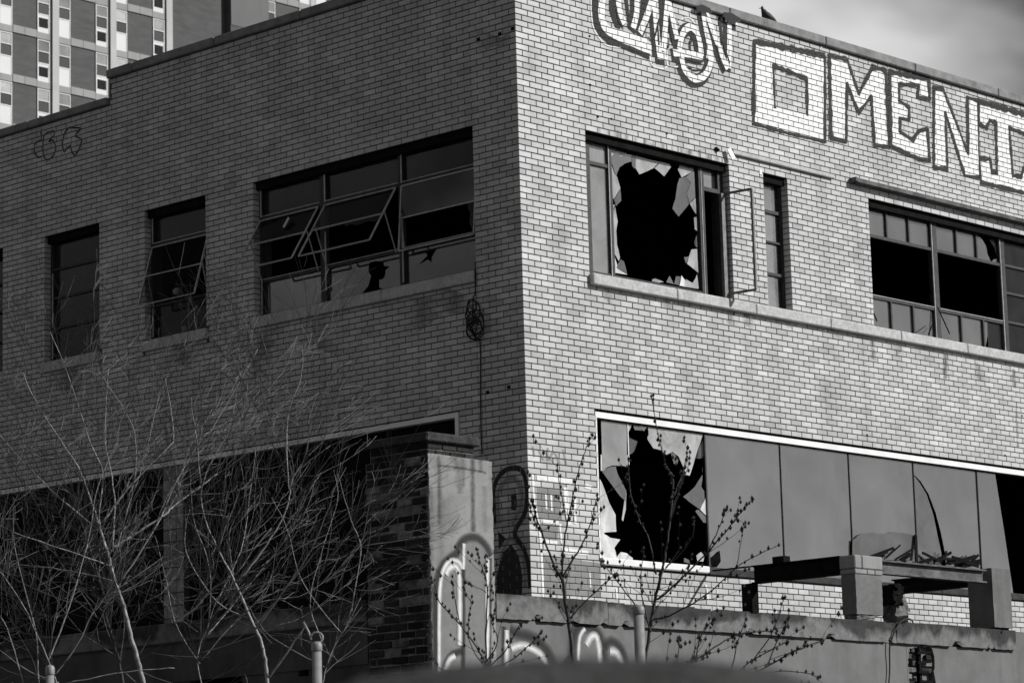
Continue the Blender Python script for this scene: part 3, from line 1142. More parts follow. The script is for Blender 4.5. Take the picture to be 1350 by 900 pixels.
for q, (mt, poly) in enumerate(sh):
    lp = pxl('R', poly, PG)
    lp = [(min(max(u, 1.192), uz('R', 1096, 700, PG)[0]), min(max(z, 0.546), zt)) for u, z in lp]
    pane('R', W, [jag(lp, 0.004, 2)], MAT[mt], PG + 0.0009 * (q % 6), 0.005, "glass_shard")
zb = 0.546
for a, b in ((uC + .012, uD - .007), (uD + .007, uE - .007), (uE + .007, uF - .007)):
    pane('R', W, [rect(a, b, zb, zt)], MAT['g_grey'], PG)
cr1 = pxl('R', [(1206, 628), (1213, 637), (1222, 652), (1231, 680), (1236, 705), (1241, 728)], PG)
cr2 = pxl('R', [(1246, 728), (1241, 703), (1234, 676), (1224.5, 651), (1214, 634), (1207, 627)], PG)
pane('R', W, [[(uF + .007, zb), (cr1[-1][0], zb)] + cr1[::-1] + [(uF + .007, cr1[0][1] + .01)]], MAT['g_mid'], PG)
pane('R', W, [[(cr2[0][0], zb), (uG - .007, zb), (uG - .007, zt), (uF + .007, zt), (uF + .007, cr2[-1][1] + .02)] + cr2[::-1]], MAT['g_grey'], PG + .003)
e0, e1 = uz('R', 1312, 628, PG), uz('R', 1336, 785, PG)
pane('R', W, [jag([(uG + .007, zb), (e1[0], zb), (e1[0] * .5 + e0[0] * .5 + .01, (zb + zt) / 2), (e0[0], zt), (uG + .007, zt)], .003, 1)], MAT['g_grey'], PG)
# fallen sheets leaning behind the beam
fs = pxl('R', [(1124, 738), (1124, 712), (1131, 706), (1141, 702.5), (1156, 702), (1166, 703.5), (1176, 700.5), (1206, 705), (1207, 738)], PG - .03)
pane('R', W, [jag(fs, .006, 3)], MAT['dull_sheet'], PG - .03)
mb = MB()
for a, b, t in (((1207, 705), (1208, 740), .05), ((1143, 735), (1178, 722), .03), ((1168, 735), (1187, 718), .015), ((1182, 736), (1205, 722), .02),
                ((1216, 728), (1240, 740), .03), ((1232, 739), (1254, 728), .035), ((1226, 737), (1262, 736), .03), ((1255, 735), (1290, 745), .06), ((1240, 742), (1248, 726), .02), ((1260, 741), (1286, 733), .05), ((1268, 745), (1292, 740), .07), ((1250, 742), (1275, 738), .04), ((1276, 744), (1290, 731), .03), ((1212, 741), (1230, 736), .04), ((1150, 738), (1166, 731), .04), ((1188, 738), (1200, 730), .05)):
    mb.bar(on_y(*a, PG - .05), on_y(*b, PG - .09), t, .015, (0, 1, 0))
build_each(mb, "broken_batten", MAT['black'], W)

# ---- shop window of the left face
W = win("shop_window")
mb = MB()
mb.box(-0.018, 0.09, 1.018, 12.3, FR_T - 0.068, FR_T - 0.012)
mb.box(-0.020, 0.09, 1.018, 1.062, -0.1, FR_T - 0.0685)
tag(mb.build("frame", MAT['white_metal'], W), "white metal shop window frame")
for a, b in ((1.07, 2.2), (2.21, 3.4), (3.41, 4.6), (4.61, 5.66), (6.08, 7.6), (7.61, 9.1)):
    pane('L', W, [rect(a, b, 0.3, FR_T - .07)], MAT['g_sash'], 0.08)
mb = MB()
for u in (2.205, 3.405, 4.605, 7.605, 9.105):
    mb.box(0.06, 0.1, u - .012, u + .012, 0.0, FR_T - .07)
build_each(mb, "glazing_bar", MAT['steel'], W)
mb = MB()
mb.box(0.085, 0.10, 1.07, 12.3, 0.0, 0.3)
mb.build("kick_panel", MAT['black'], W)
# tiled pier between the shop windows
PC = win("window_pier")
mb = MB()
mb.box(0.012, 0.28, 5.685, 6.055, -0.1, FR_T - 0.07)
mb.build("pier_core", MAT['mortar'], PC)
n_t = 0
tile_meshes = []
for t in range(6):
    mb = MB()
    mb.tone = RNG.random()
    mb.cbox(0, 0.02, -0.0575, 0.0575, -0.072, 0.072, 0.004)
    tile_meshes.append(mb.mesh("tile", MAT['tile']))
z = FR_T - 0.152
while z > 0.0:
    for c in range(3):
        o = bpy.data.objects.new("tile", RNG.choice(tile_meshes))
        COL.objects.link(o)
        o.parent = PC
        o.location = (RNG.uniform(-.004, 0.002), 5.747 + c * 0.123, z)
    z -= 0.154

# ================================================================== paint on the walls
def clip_poly(poly, a, b, c, d):
    """poly: list of (u, z, cover); clip against the rectangle"""
    for axis, lim, sgn in ((0, a, 1), (0, b, -1), (1, c, 1), (1, d, -1)):
        out = []
        n = len(poly)
        for i in range(n):
            p, q = poly[i], poly[(i + 1) % n]
            ip, iq = sgn * (p[axis] - lim) >= 0, sgn * (q[axis] - lim) >= 0
            if ip:
                out.append(p)
            if ip != iq:
                t = (lim - p[axis]) / (q[axis] - p[axis])
                out.append(tuple(p[k] + (q[k] - p[k]) * t for k in range(3)))
        poly = out
        if len(poly) < 3:
            return []
    return poly


class Paint:
    def __init__(self, face, w, bricks=True, plane=0.0):
        self.face, self.w, self.bricks, self.plane = face, w, bricks, plane
        self.mb = MB()
        self.layer = 0
        self.last = -1

    def poly(self, pts):
        if self.layer != self.last:
            self.mb.mark()
            self.last = self.layer
        w = self.w - self.layer * 0.00012
        if not self.bricks:
            ids = [self.mb.vert(fp(self.face, u, w, z), c * 0.999) for u, z, c in pts]
            self.mb.face(ids)
            return
        zs = [p[1] for p in pts]
        us = [p[0] for p in pts]
        for k in range(math.floor((min(zs) - Z0) / C), math.floor((max(zs) - Z0) / C) + 1):
            for (a, b, c, d) in ROWS[self.face].get(k, ()):
                if b < min(us) or a > max(us):
                    continue
                q = clip_poly(pts, a, b, c, d)
                if len(q) >= 3:
                    ids = [self.mb.vert(fp(self.face, u, w, z), cv * 0.999) for u, z, cv in q]
                    self.mb.face(ids)

    def fill(self, px, cover=1.0, rough=0.0):
        l = [uz(self.face, x, y, self.plane) for x, y in px]
        if rough:
            l = jag(l, rough, 4)
        tri = tessellate_polygon([[Vector((a, b, 0)) for a, b in l]])
        for t in tri:
            self.poly([(l[i][0], l[i][1], cover) for i in t])
        self.layer += 1

    def stroke(self, px, width, soft=0.15, cover=1.0, rough=0.12, smooth=True):
        """brush stroke through photo pixels; width in photo pixels (8.2 px = one course)"""
        l = [uz(self.face, x, y, self.plane) for x, y in px]
        l = catmull2(l, 6) if smooth else subdiv2(l, 6)
        r0 = width / 2 * (C / 8.1)
        n = len(l)
        rows = []
        for i in range(n):
            p, q = l[max(i - 1, 0)], l[min(i + 1, n - 1)]
            dx, dz = q[0] - p[0], q[1] - p[1]
            L = math.hypot(dx, dz) or 1
            nx, nz_ = -dz / L, dx / L
            r = r0 * (1 + RNG.uniform(-rough, rough))
            e = r * (1 + soft)
            i0 = max(r * (1 - soft * 1.2), r * .12)
            x, z = l[i]
            rows.append([(x + nx * e, z + nz_ * e, 0.0), (x + nx * i0, z + nz_ * i0, cover), (x - nx * i0, z - nz_ * i0, cover), (x - nx * e, z - nz_ * e, 0.0)])
        for a, b in zip(rows, rows[1:]):
            for k in range(3):
                self.poly([a[k], a[k + 1], b[k + 1], b[k]])
        self.layer += 1

    def each(self, name, mat, parent, label=None):
        for o in build_each(self.mb, name, mat, None, False):
            if parent.location.length > 0:
                put(o, parent)
            else:
                o.parent = parent
            if label:
                o["label"] = label

    def build(self, name, mat, parent, label=None):
        o = self.mb.build(name, mat, parent, fix=False)
        if label:
            o["label"] = label
        return o


def subdiv2(l, n):
    out = []
    for a, b in zip(l, l[1:]):
        L = math.hypot(a[0] - b[0], a[1] - b[1])
        m = max(1, int(L / 0.06))
        for k in range(m):
            t = k / m
            out.append((a[0] + (b[0] - a[0]) * t, a[1] + (b[1] - a[1]) * t))
    out.append(l[-1])
    return out


def catmull2(l, n):
    if len(l) < 3:
        return subdiv2(l, n)
    out = []
    P = [l[0]] + list(l) + [l[-1]]
    for i in range(1, len(P) - 2):
        p0, p1, p2, p3 = P[i - 1:i + 3]
        for k in range(n):
            t = k / n
            out.append(tuple(0.5 * (2 * p1[j] + (p2[j] - p0[j]) * t + (2 * p0[j] - 5 * p1[j] + 4 * p2[j] - p3[j]) * t * t + (3 * p1[j] - p0[j] - 3 * p2[j] + p3[j]) * t ** 3) for j in range(2)))
    out.append(l[-1])
    return out


WP = -0.0045
# upper lettering, thrown up in white with a dark shadow
ms = [
    ([(795, -14), (793, 8), (793, 24), (799, 38), (815, 48), (836, 57), (858, 66)], 12),
    ([(806, 42), (830, 50), (852, 58)], 11),
    ([(815, -14), (815, 6), (818, 20), (823, 32)], 8.5),
    ([(838, -14), (839, 6), (838, 22), (834, 38)], 8.5),
    ([(843, 44), (852, 22), (862, -8)], 9),
    ([(862, -6), (864, 25), (866, 48), (869, 73)], 9),
    ([(866, 73), (878, 75)], 9),
    ([(874, 68), (877, 30), (880, -4)], 8.5),
    ([(879, -4), (885, 20), (892, 52)], 8.5),
    ([(887, 70), (903, 71), (926, 75)], 8.5),
    ([(895, 66), (899, 46), (908, 36), (917, 42), (922, 56), (924, 74)], 8.5),
    ([(898, 76), (902, 92), (914, 104), (927, 101), (935, 88), (937, 70), (930, 40)], 8.5),
    ([(925.5, 14), (930, 40), (934, 62), (933, 78)], 7),
    ([(930, 16), (941, 46), (953, 78), (959, 91)], 8.5),
    ([(960, 90), (961, 60), (961, 30)], 8.5),
    ([(955, 25), (972, 31)], 8),
]
pk = Paint('R', WP)
for l, w in ms:
    pk.stroke([(x - 2.5, y + 3.0) for x, y in l], w + 10.5, 0.06, 1, 0.05)
for l, w in (([(783, -8), (784, 22), (790, 42), (806, 56), (832, 64), (857, 73)], 9), ([(824, -8), (827, 15), (829, 30)], 7), ([(805, -8), (805, 15), (812, 34), (816, 40)], 5.5),
             ([(848, -10), (847, 10), (846, 24)], 9), ([(869, -8), (871, 20), (872, 50)], 5), ([(858, 20), (858, 50)], 4), ([(946, 14), (950, 40), (952, 60)], 6.5)):
    pk.stroke(l, w, 0.05, 1, 0.05)
pk.build("graffiti_shadow", MAT['p_black'], BLD, "dark shadow of the tall tag cut by the top of the wall")
pw = Paint('R', WP - 0.003)
for l, w in ms:
    pw.stroke(l, w + 2.0, 0.05, 1, 0.05)
for l in ([(778.5, -8), (779, 20), (783, 40), (793, 55), (802, 61), (818, 63)], [(856, 74), (858, 84), (864, 90), (874, 91), (880, 86)], [(880, 66), (879, 84), (886, 89), (893, 88)],
          [(893, 30), (899, 25), (908, 24), (916, 32)]):
    pw.stroke(l, 1.7, 0.4, 1, 0.2)
pw.build("graffiti_letter", MAT['p_white'], BLD, "white tag lettering at the top of the lit wall")
pk2 = Paint('R', WP - 0.006)
for l, w in (([(913, 50), (909, 58), (910, 68)], 4.5), ([(812, 12), (815, 28), (822, 38)], 3), ([(868, 26), (861, 52), (853, 50)], 3.2), ([(866, 30), (868, 60)], 3.4),
             ([(882, 24), (884, 46), (888, 62)], 3.2), ([(882, 50), (880, 64)], 3), ([(950, 50), (958, 74), (961, 84)], 3.5), ([(908, 80), (920, 82), (930, 79)], 3), ([(905, 87), (914, 93), (926, 92)], 2.6), ([(944, 60), (950, 84), (954, 92)], 3)):
    pk2.stroke(l, w, 0.08, 1, 0.08)
pk2.each("graffiti_shadow", MAT['p_black'], BLD)

O_out = [(994, 55), (1020, 60), (1087, 74), (1087, 187), (1040, 176), (993, 163)]
O_in = [(1019, 87), (1021, 142), (1064, 152), (1063, 104)]
M_p = [(1093, 73), (1095, 182), (1115, 187), (1116, 110), (1131.5, 149), (1148.5, 127), (1152.5, 192), (1172, 194), (1167, 93), (1150, 89), (1131.5, 124), (1116.5, 79)]
E_p = [(1172.5, 95), (1224, 105), (1225, 131), (1209, 129), (1210.7, 113), (1185, 111.5), (1185, 133), (1198, 142), (1198, 158.7), (1186, 156), (1186, 174), (1202.7, 185), (1210.7, 173), (1222, 170), (1225, 212), (1211.5, 210), (1174, 193)]
N_p = [(1230.7, 116), (1230.7, 221), (1248.5, 223), (1245.8, 148), (1271.5, 231.5), (1291, 234), (1288.5, 133), (1275, 129), (1276, 203), (1243, 118)]
I_p = [(1290, 134), (1320, 142), (1385, 162), (1385, 186), (1350, 176.5), (1330, 168.5), (1334.7, 231.6), (1346, 233), (1349, 222), (1385, 231), (1385, 263), (1351.5, 254.7), (1293, 240.5), (1291, 208.5), (1305, 210), (1307, 227), (1314, 228), (1312.5, 162), (1304.5, 158.7), (1300, 169), (1290.5, 164)]


def letter(loops, widths, nm):
    pw = Paint('R', WP - 0.001)
    if len(loops) == 2:                               # ring
        o, i = loops
        for quad in ([o[0], o[1], i[0]], [o[1], o[2], i[3], i[0]], [o[2], o[3], i[2], i[3]], [o[3], o[4], i[2]], [o[4], o[5], i[1], i[2]], [o[5], o[0], i[0], i[1]]):
            pw.fill(quad)
    else:
        pw.fill(loops[0], 1.0)
    pw.build("graffiti_letter", MAT['p_white'], BLD, nm[0])
    pd = Paint('R', WP - 0.003)
    for lp, w in zip(loops, widths):
        n = len(lp)
        for a in range(n):
            p, q = lp[a], lp[(a + 1) % n]
            if w[a % len(w)] > 0:
                dx, dy = q[0] - p[0], q[1] - p[1]
                L = math.hypot(dx, dy)
                e = 1.2 / L
                pd.stroke([(p[0] - dx * e, p[1] - dy * e), (q[0] + dx * e, q[1] + dy * e)], w[a % len(w)] * 1.5, 0.18, 1, 0.36, False)
    pd.each("graffiti_outline", MAT['p_dark'], BLD, nm[1])


letter([O_out, O_in], [[6, 7, 4.5, 3.5, 3.5, 5.5], [4, 0, 4, 5.5]], ("square white painted letter O", "brushed outline of the letter O"))
letter([M_p], [[6, 4, 5, 4.5, 4, 4.5, 4.5, 5.5, 6, 4.5, 4.5, 6]], ("white painted letter M", "brushed outline of the letter M"))
letter([E_p], [[6, 6, 4.5, 4.5, 5, 5, 5, 5, 5, 5, 5, 5, 5, 5, 4.5, 5, 6]], ("white painted letter E", "brushed outline of the letter E"))
letter([N_p], [[4.5, 5, 4.5, 4, 3, 2.5, 5, 5, 4.5, 5.5]], ("white painted letter N", "brushed outline of the letter N"))
letter([I_p], [[7, 7, 0, 6, 4.5, 5, 5, 5, 5, 0, 4.5, 4.5, 3, 5, 5, 5, 4.5, 5, 5, 5, 3]], ("white painted letter I", "brushed outline of the letter I"))
# dark patches rolled over the coping
cp = Paint('R', -0.0585, False, -0.055)
cp.fill([(918, 8), (925, 6), (936, 11), (939, 18), (930, 17), (918, 14)], 0.95, 0.004)
cp.fill([(952, 22), (955, 16), (966, 18), (976, 24), (976, 31), (964, 29)], 0.95, 0.004)
cp.each("graffiti_patch", MAT['p_black'], BLD, "black paint dabs on the coping")

# big looped figure near the foot of the corner, left wall
pl_ = Paint('L', WP)
pl_.stroke([(652, 690), (651, 667), (651, 644), (660, 625), (674, 617), (689, 621), (695, 648), (692, 676), (679, 702), (690, 722), (697, 745), (699, 775)], 7, 0.2, 1, 0.08)
pl_.fill([(653, 790), (655, 760), (662, 730), (674, 717), (684, 732), (689, 760), (688, 790)], 1.0)
pl_.stroke([(677, 652), (678, 664), (677, 672)], 9, 0.3, 1, 0.1)
pl_.fill([(657, 700), (667, 709), (658, 724)], 1.0)
pl_.each("graffiti_figure", MAT['p_black'], BLD, "black looped figure at the foot of the shaded wall")
ph = Paint('L', WP + 0.001)
ph.stroke([(658, 690), (657, 650), (672, 630), (686, 640), (686, 670), (675, 692)], 8, 0.5, 0.5, 0.1)
ph.stroke([(660, 735), (674, 708), (690, 740), (693, 775)], 6, 0.5, 0.5, 0.1)
ph.each("graffiti_halo", MAT['p_grey'], BLD)
# thin tag high on the left
pt = Paint('L', WP)


def t5(l): return [(x / 7.5, 120 + y / 7.5) for x, y in l]


for l in ([(405, 400), (410, 480), (350, 520), (340, 600), (380, 655), (430, 640)], [(525, 395), (440, 440), (428, 600), (460, 680), (525, 645), (552, 560), (525, 490), (485, 500), (540, 430), (525, 390)],
          [(690, 355), (640, 420), (620, 520), (635, 600), (660, 575), (690, 540)], [(690, 365), (800, 372), (745, 440), (805, 480), (790, 560), (740, 635), (700, 560), (705, 520)]):
    pt.stroke(t5(l), 2.4, 0.3, 1, 0.2)
pt.each("graffiti_tag", MAT['p_black'], BLD, "thin black tag high on the shaded wall")
# faded white and grey paint at the foot of the lit wall
pg = Paint('R', WP + 0.001)
pg.fill([(707, 642), (738, 646), (739, 686), (709, 682)], 0.75)
pg.fill([(716, 730), (792, 742), (792, 788), (717, 782)], 0.6)
pg.fill([(712, 690), (736, 692), (735, 712), (713, 709)], 0.7)
for l in ([(702, 588), (704, 602)], [(710, 592), (716, 606)], [(722, 590), (722, 606), (730, 596), (738, 612)], [(742, 592), (746, 612)]):
    pg.stroke(l, 4, 0.4, 0.55, 0.3)
pg.each("graffiti_fill", MAT['p_grey'], BLD)
pf = Paint('R', WP - 0.002)
for l, w in (([(702, 625), (704, 660), (711, 700), (714, 740), (716, 790)], 4), ([(707, 629), (735, 632), (760, 635)], 8), ([(745, 642), (747, 670), (750, 692)], 9), ([(719, 651), (720, 671)], 3.2), ([(726, 651), (727, 673)], 3.2),
             ([(713, 686), (736, 689)], 5), ([(712, 713), (734, 715)], 5), ([(738, 690), (740, 716)], 4), ([(716, 789), (752, 793), (790, 796)], 5), ([(777, 753), (778, 774)], 2.5), ([(812, 775), (813, 790)], 3),
             ([(757, 652), (758, 690)], 5), ([(740, 725), (775, 729)], 7), ([(770, 640), (780, 643)], 6), ([(930, 770), (933, 790)], 4), ([(945, 775), (946, 800)], 3)):
    pf.stroke(l, w, 0.3, 0.95, 0.15)
pf.each("graffiti_letter", MAT['p_white'], BLD, "faded white bars painted at the foot of the lit corner")

# ---- water stains running from the sill joints, the rails and the coping
ps = Paint('R', WP + 0.0012)
rs = random.Random(12)
for x, y, L, w, cv in ((1150, 447, 26, 9, .45), (1246, 467, 32, 8, .6), (1337, 487, 24, 7, .5), (985, 404, 26, 14, .35), (962, 398, 30, 10, .4), (880, 393, 14, 16, .25), (1040, 414, 18, 12, .3), (800, 381, 16, 12, .25),
                    (1100, 425, 16, 20, .25), (1290, 480, 20, 16, .3), (1340, 530, 60, 3, .55), (1185, 452, 14, 16, .3), (860, 190, 20, 22, .25), (905, 198, 16, 16, .25), (1180, 262, 20, 18, .2), (700, 60, 40, 20, .15), (740, 300, 60, 24, .13), (1090, 500, 60, 30, .14), (730, 470, 60, 20, .14)):
    x1 = x + L * .02
    ps.stroke([(x, y), (x + rs.uniform(-1, 1), y + L * .35), (x1 + rs.uniform(-2, 2), y + L * .7), (x1, y + L)], w, 0.95, cv, 0.3)
for x in range(790, 950, 12):                          # soot between the bricks over the lintel
    y = 170 + (x - 772) * .235
    ps.stroke([(x, y + 3), (x + rs.uniform(-1, 1), y - rs.uniform(3, 8))], rs.uniform(4, 9), 0.95, rs.uniform(.2, .5), 0.3)
ps.each("water_stain", MAT['p_stain'], BLD)
psl = Paint('L', WP + 0.0012)
for x, y, L, w, cv in ((560, 392, 40, 40, .4), (600, 383, 30, 30, .45), (420, 420, 40, 50, .3), (350, 436, 30, 30, .4), (240, 455, 26, 30, .4), (90, 485, 30, 40, .4), (655, 48, 14, 40, .4)):
    psl.stroke([(x, y), (x + rs.uniform(-2, 2), y + L * .35), (x + rs.uniform(-3, 3), y + L * .7), (x + L * .01, y + L)], w, 0.95, cv, 0.3)
psl.each("water_stain", MAT['p_stain'], BLD)

# ---- fittings on the right wall
mb = MB()
a, b = (3.72, 5.548), (5.72, 5.545)
mb.cbox(a[0], b[0], -0.045, -0.002, 5.512, 5.566, 0.008)
tag(mb.build("sign_rail", MAT['stone'], BLD), "pale flat rail above the narrow window")
mb = MB()
mb.box(6.11, 11.0, -0.10, -0.094, 5.525, 5.575)
mb.box(6.11, 11.0, -0.094, -0.002, 5.569, 5.575)
mb.box(6.16, 11.0, -0.094, -0.002, 5.525, 5.531)
mb.box(6.08, 6.118, -0.105, -0.003, 5.53, 5.582)
tag(mb.build("sign_rail", MAT['rust'], BLD), "rusty rail above the wide window")
mb = MB()
p = on_y(963, 203, -0.05)
mb.bar(p + Vector((-.03, 0, .06)), p + Vector((.035, -.02, -.06)), 0.075, 0.01, (0, 1, 0))
tag(mb.build("paper_label", MAT['paper'], BLD), "small white plate dangling by the pale rail")
mb = MB()
p = on_y(943, 195, -0.01)
mb.bar(p, p + Vector((.05, -.01, -.03)), 0.035, 0.03)
mb.build("bracket_stub", MAT['black'], BLD)
mb = MB()
p = on_y(1003, 227, 0)
mb.box(p.x - .03, p.x + .02, -0.006, -0.0035, p.z - .03, p.z + .03)
mb.build("paper_label", MAT['paper'], BLD)
mb = MB()
for f, x, y in (('L', 631, 52), ('L', 659, 45), ('L', 676, 38), ('L', 643, 517), ('L', 671, 510), ('R', 777, 48), ('R', 778, 112), ('R', 806, 157), ('R', 788, 154), ('R', 879, 176), ('R', 1143, 573), ('R', 1325, 600), ('R', 1347, 548)):
    u, z = uz(f, x, y)
    s = 0.022 if f == 'L' else 0.013
    mb.fbox(f, u - s, u + s, -0.006, 0.004, z - s * .8, z + s * .8)
build_each(mb, "bolt_hole", MAT['black'], BLD)

# ================================================================== objects on the upper left window and wall
def tube_thing(name, pts, r, mat, label, cat, n=6):
    p0 = Vector(pts[-1])
    mb = MB()
    mb.tube([Vector(p) - p0 for p in pts], r, n)
    o = mb.build(name, mat, None, True)
    o.location = p0
    return tag(o, label, cat)


def smooth3(pts, n=5):
    P = [Vector(p) for p in pts]
    P = [P[0]] + P + [P[-1]]
    out = []
    for i in range(1, len(P) - 2):
        p0, p1, p2, p3 = P[i - 1:i + 3]
        for k in range(n):
            t = k / n
            out.append(0.5 * (2 * p1 + (p2 - p0) * t + (2 * p0 - 5 * p1 + 4 * p2 - p3) * t * t + (3 * p1 - p0 - 3 * p2 + p3) * t ** 3))
    out.append(P[-2])
    return out


cpts = []
for (x, y) in ((626.5, 345), (626.5, 385), (624, 392)):
    cpts.append(on_x(x, y, -0.02))
rc = random.Random(3)
for lp, (cx, cy, rx, ry) in enumerate(((622, 404, 6, 10), (624, 410, 9, 14), (620, 418, 6, 13), (627, 424, 11, 16), (625, 433, 10, 14), (630, 430, 8, 17), (626, 437, 11, 11))):
    ph = rc.uniform(0, 6)
    for k in range(8):
        a = ph + k * 0.9
        cpts.append(on_x(cx + rx * math.cos(a), cy + ry * math.sin(a), -0.02 - rc.uniform(0, .05)))
for (x, y) in ((628, 445), (633, 452), (633.5, 500), (634, 560), (635.5, 598)):
    cpts.append(on_x(x, y, -0.014))
tube_thing("hanging_cable", smooth3(cpts, 4), 0.0075, MAT['cable'], "black cable with a tangled coil hanging down the shaded wall beside the window", "cable", 5)

# cup and rag behind the hopper window
c = on_x(244, 436, GW + 0.10)
mb = MB()
mb.tube([(0, 0, 0), (0, 0, .095), (0, 0, .10)], [.035, .046, .048], 10)
o = mb.build("paper_cup", MAT['paper'], None, True)
o.location = (c.x, c.y, 3.772)
tag(o, "white paper cup standing inside the open hopper window on the shaded wall", "cup")
c = on_x(223.5, 383, 0.07)
mb = MB()
rb = random.Random(5)
ring = []
for j in range(1, 5):
    ring.append([mb.vert((0.05 * math.sin(j * math.pi / 5) * math.cos(i * math.pi / 4) * rb.uniform(.7, 1.3), 0.05 * math.sin(j * math.pi / 5) * math.sin(i * math.pi / 4) * rb.uniform(.7, 1.3), 0.055 * math.cos(j * math.pi / 5) + rb.uniform(-.01, .01))) for i in range(8)])
for a, b in zip(ring, ring[1:]):
    for i in range(8):
        mb.face((a[i], a[(i + 1) % 8], b[(i + 1) % 8], b[i]))
mb.face(ring[0][::-1]); mb.face(ring[-1])
o = mb.build("crumpled_rag", MAT['paper'], None, True)
o.location = (GW + 0.06, c.y, c.z)
tag(o, "crumpled pale rag stuck behind the tilted hopper pane", "rag")

# ---- pigeon on the coping
pg_p = on_y(1013.5, 29, 0.06)
mb = MB()
spine = [((-.118, 0, .012), .004, .004), ((-.10, 0, .018), .018, .010), ((-.07, 0, .040), .034, .030), ((-.02, 0, .065), .052, .052), ((.03, 0, .085), .052, .060), ((.062, 0, .115), .040, .046), ((.075, 0, .145), .026, .028), ((.080, 0, .165), .022, .024), ((.083, 0, .183), .021, .021), ((.088, 0, .197), .012, .010)]
rings = []
for (p, ry, rz) in spine:
    rings.append([mb.vert((p[0] + rz * 0.55 * math.sin(k * math.pi / 5) * (-1 if p[0] > .05 else 0), p[1] + ry * math.cos(k * math.pi / 5), p[2] + rz * math.sin(k * math.pi / 5))) for k in range(10)])
for a, b in zip(rings, rings[1:]):
    for k in range(10):
        mb.face((a[k], a[(k + 1) % 10], b[(k + 1) % 10], b[k]))
mb.face(rings[0][::-1]); mb.face(rings[-1])
PIG = thing("pigeon", "dark pigeon perched on the coping above the painted lettering", "bird", (pg_p.x, 0.06, ZT + 0.122))
ang = math.radians(152)
body = mb.build("body", MAT['feather'], PIG, True)
mb = MB()
mb.tube([(.098, 0, .180), (.112, 0, .176), (.124, 0, .168)], [.007, .005, .0015], 6)
bk = mb.build("beak", MAT['bud'], PIG, True)
mb = MB()
for s in (-1, 1):
    mb.tube([(.015, s * .018, .04), (.018, s * .018, .003)], .004, 5)
    for q in (-.5, 0, .5):
        mb.tube([(.018, s * .018, .004), (.045, s * .018 + q * .025, .003)], .003, 4)
ft = mb.build("foot", MAT['bud'], PIG)
PIG.rotation_euler = (0, 0, ang)

# ================================================================== the low annex in front
AX0, AX1, AY = -3.6, 6.11, -2.05
LT, LB = -0.21, -0.445
ANX = thing("low_annex", "single storey plastered annex with a stained concrete ledge wrapped round the brick corner", "building", (1.0, -1.0, GROUND_Z))


def ab(mb, name, mat, label=None, smooth=False):
    o = mb.build(name, mat, None, smooth)
    put(o, ANX)
    if label:
        o["label"] = label
    return o


mb = MB()
mb.box(AX0 + .861, 3.97, AY + 0.03, -0.02, GROUND_Z, LB)
mb.box(4.62, AX1, AY + 0.03, -0.02, GROUND_Z, LB)
mb.box(3.97, 4.62, AY + 0.10, -0.02, GROUND_Z, LB)
ab(mb, "front_wall", MAT['plaster'])
# left wing: wall with dark openings
holes = []
for (x0, y0, x1, y1) in ((250, 866, 320, 930), (393, 858, 407, 890)):
    p, q = on_x(x0, y0, AX0 + .03), on_x(x1, y1, AX0 + .03)
    holes.append((q.y, p.y, min(p.z, q.z), (p.z + on_x(x1, y0, AX0 + .03).z) / 2))
mb = MB()
us = sorted({-1.175, 12.0} | {h[0] for h in holes} | {h[1] for h in holes})
for a, b in zip(us, us[1:]):
    hs = [h for h in holes if h[0] - 1e-6 <= a and b <= h[1] + 1e-6]
    if hs:
        h = hs[0]
        mb.box(AX0 + .03, AX0 + .25, a, b, h[3], LB)
        mb.box(AX0 + .03, AX0 + .25, a, b, GROUND_Z, h[2])
    else:
        mb.box(AX0 + .03, AX0 + .25, a, b, GROUND_Z, LB)
ab(mb, "side_wall", MAT['plaster_shaded'])
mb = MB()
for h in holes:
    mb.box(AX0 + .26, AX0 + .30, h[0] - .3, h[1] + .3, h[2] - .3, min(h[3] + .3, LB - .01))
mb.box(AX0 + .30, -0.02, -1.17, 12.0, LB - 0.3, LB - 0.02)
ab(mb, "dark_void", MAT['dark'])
mb = MB()
mb.box(AX0 + .25, 0.0, AY + .9, 12.0, LB, LT - 0.06)
mb.box(0.0, AX1 - .05, AY + .25, -0.012, LB, LT - 0.06)
ab(mb, "roof_deck", MAT['black'])
# ledge stones
def rough_block(x0, x1, y0, y1, z0, z1, amp, n=4, m=8, chips=0):
    mb = MB()
    rows = []
    bites = [(RNG.random(), RNG.choice((0, 1)), RNG.uniform(.02, .05)) for _ in range(chips)]
    for j in range(m + 1):
        z = z0 + (z1 - z0) * j / m
        loop = []
        for (a, b) in (((x0, y0), (x1, y0)), ((x1, y0), (x1, y1)), ((x1, y1), (x0, y1)), ((x0, y1), (x0, y0))):
            for i in range(n):
                t = i / n
                px_, py_ = a[0] + (b[0] - a[0]) * t, a[1] + (b[1] - a[1]) * t
                dz = 0
                if j in (0, m):
                    for (bt, side, sz) in bites:
                        if side == (j == m) and abs(px_ - (x0 + (x1 - x0) * bt)) < (x1 - x0) / n * .8 and py_ == y0:
                            dz = -sz if j == m else sz
                            py_ += sz * .6
                loop.append(mb.vert((px_ + RNG.uniform(-amp, amp), py_ + RNG.uniform(-amp, amp), z + dz + RNG.uniform(-amp, amp))))
        rows.append(loop)
    k = 4 * n
    for a, b in zip(rows, rows[1:]):
        for i in range(k):
            mb.face((a[i], a[(i + 1) % k], b[(i + 1) % k], b[i]))
    mb.face(rows[0][::-1]); mb.face(rows[-1])
    return mb


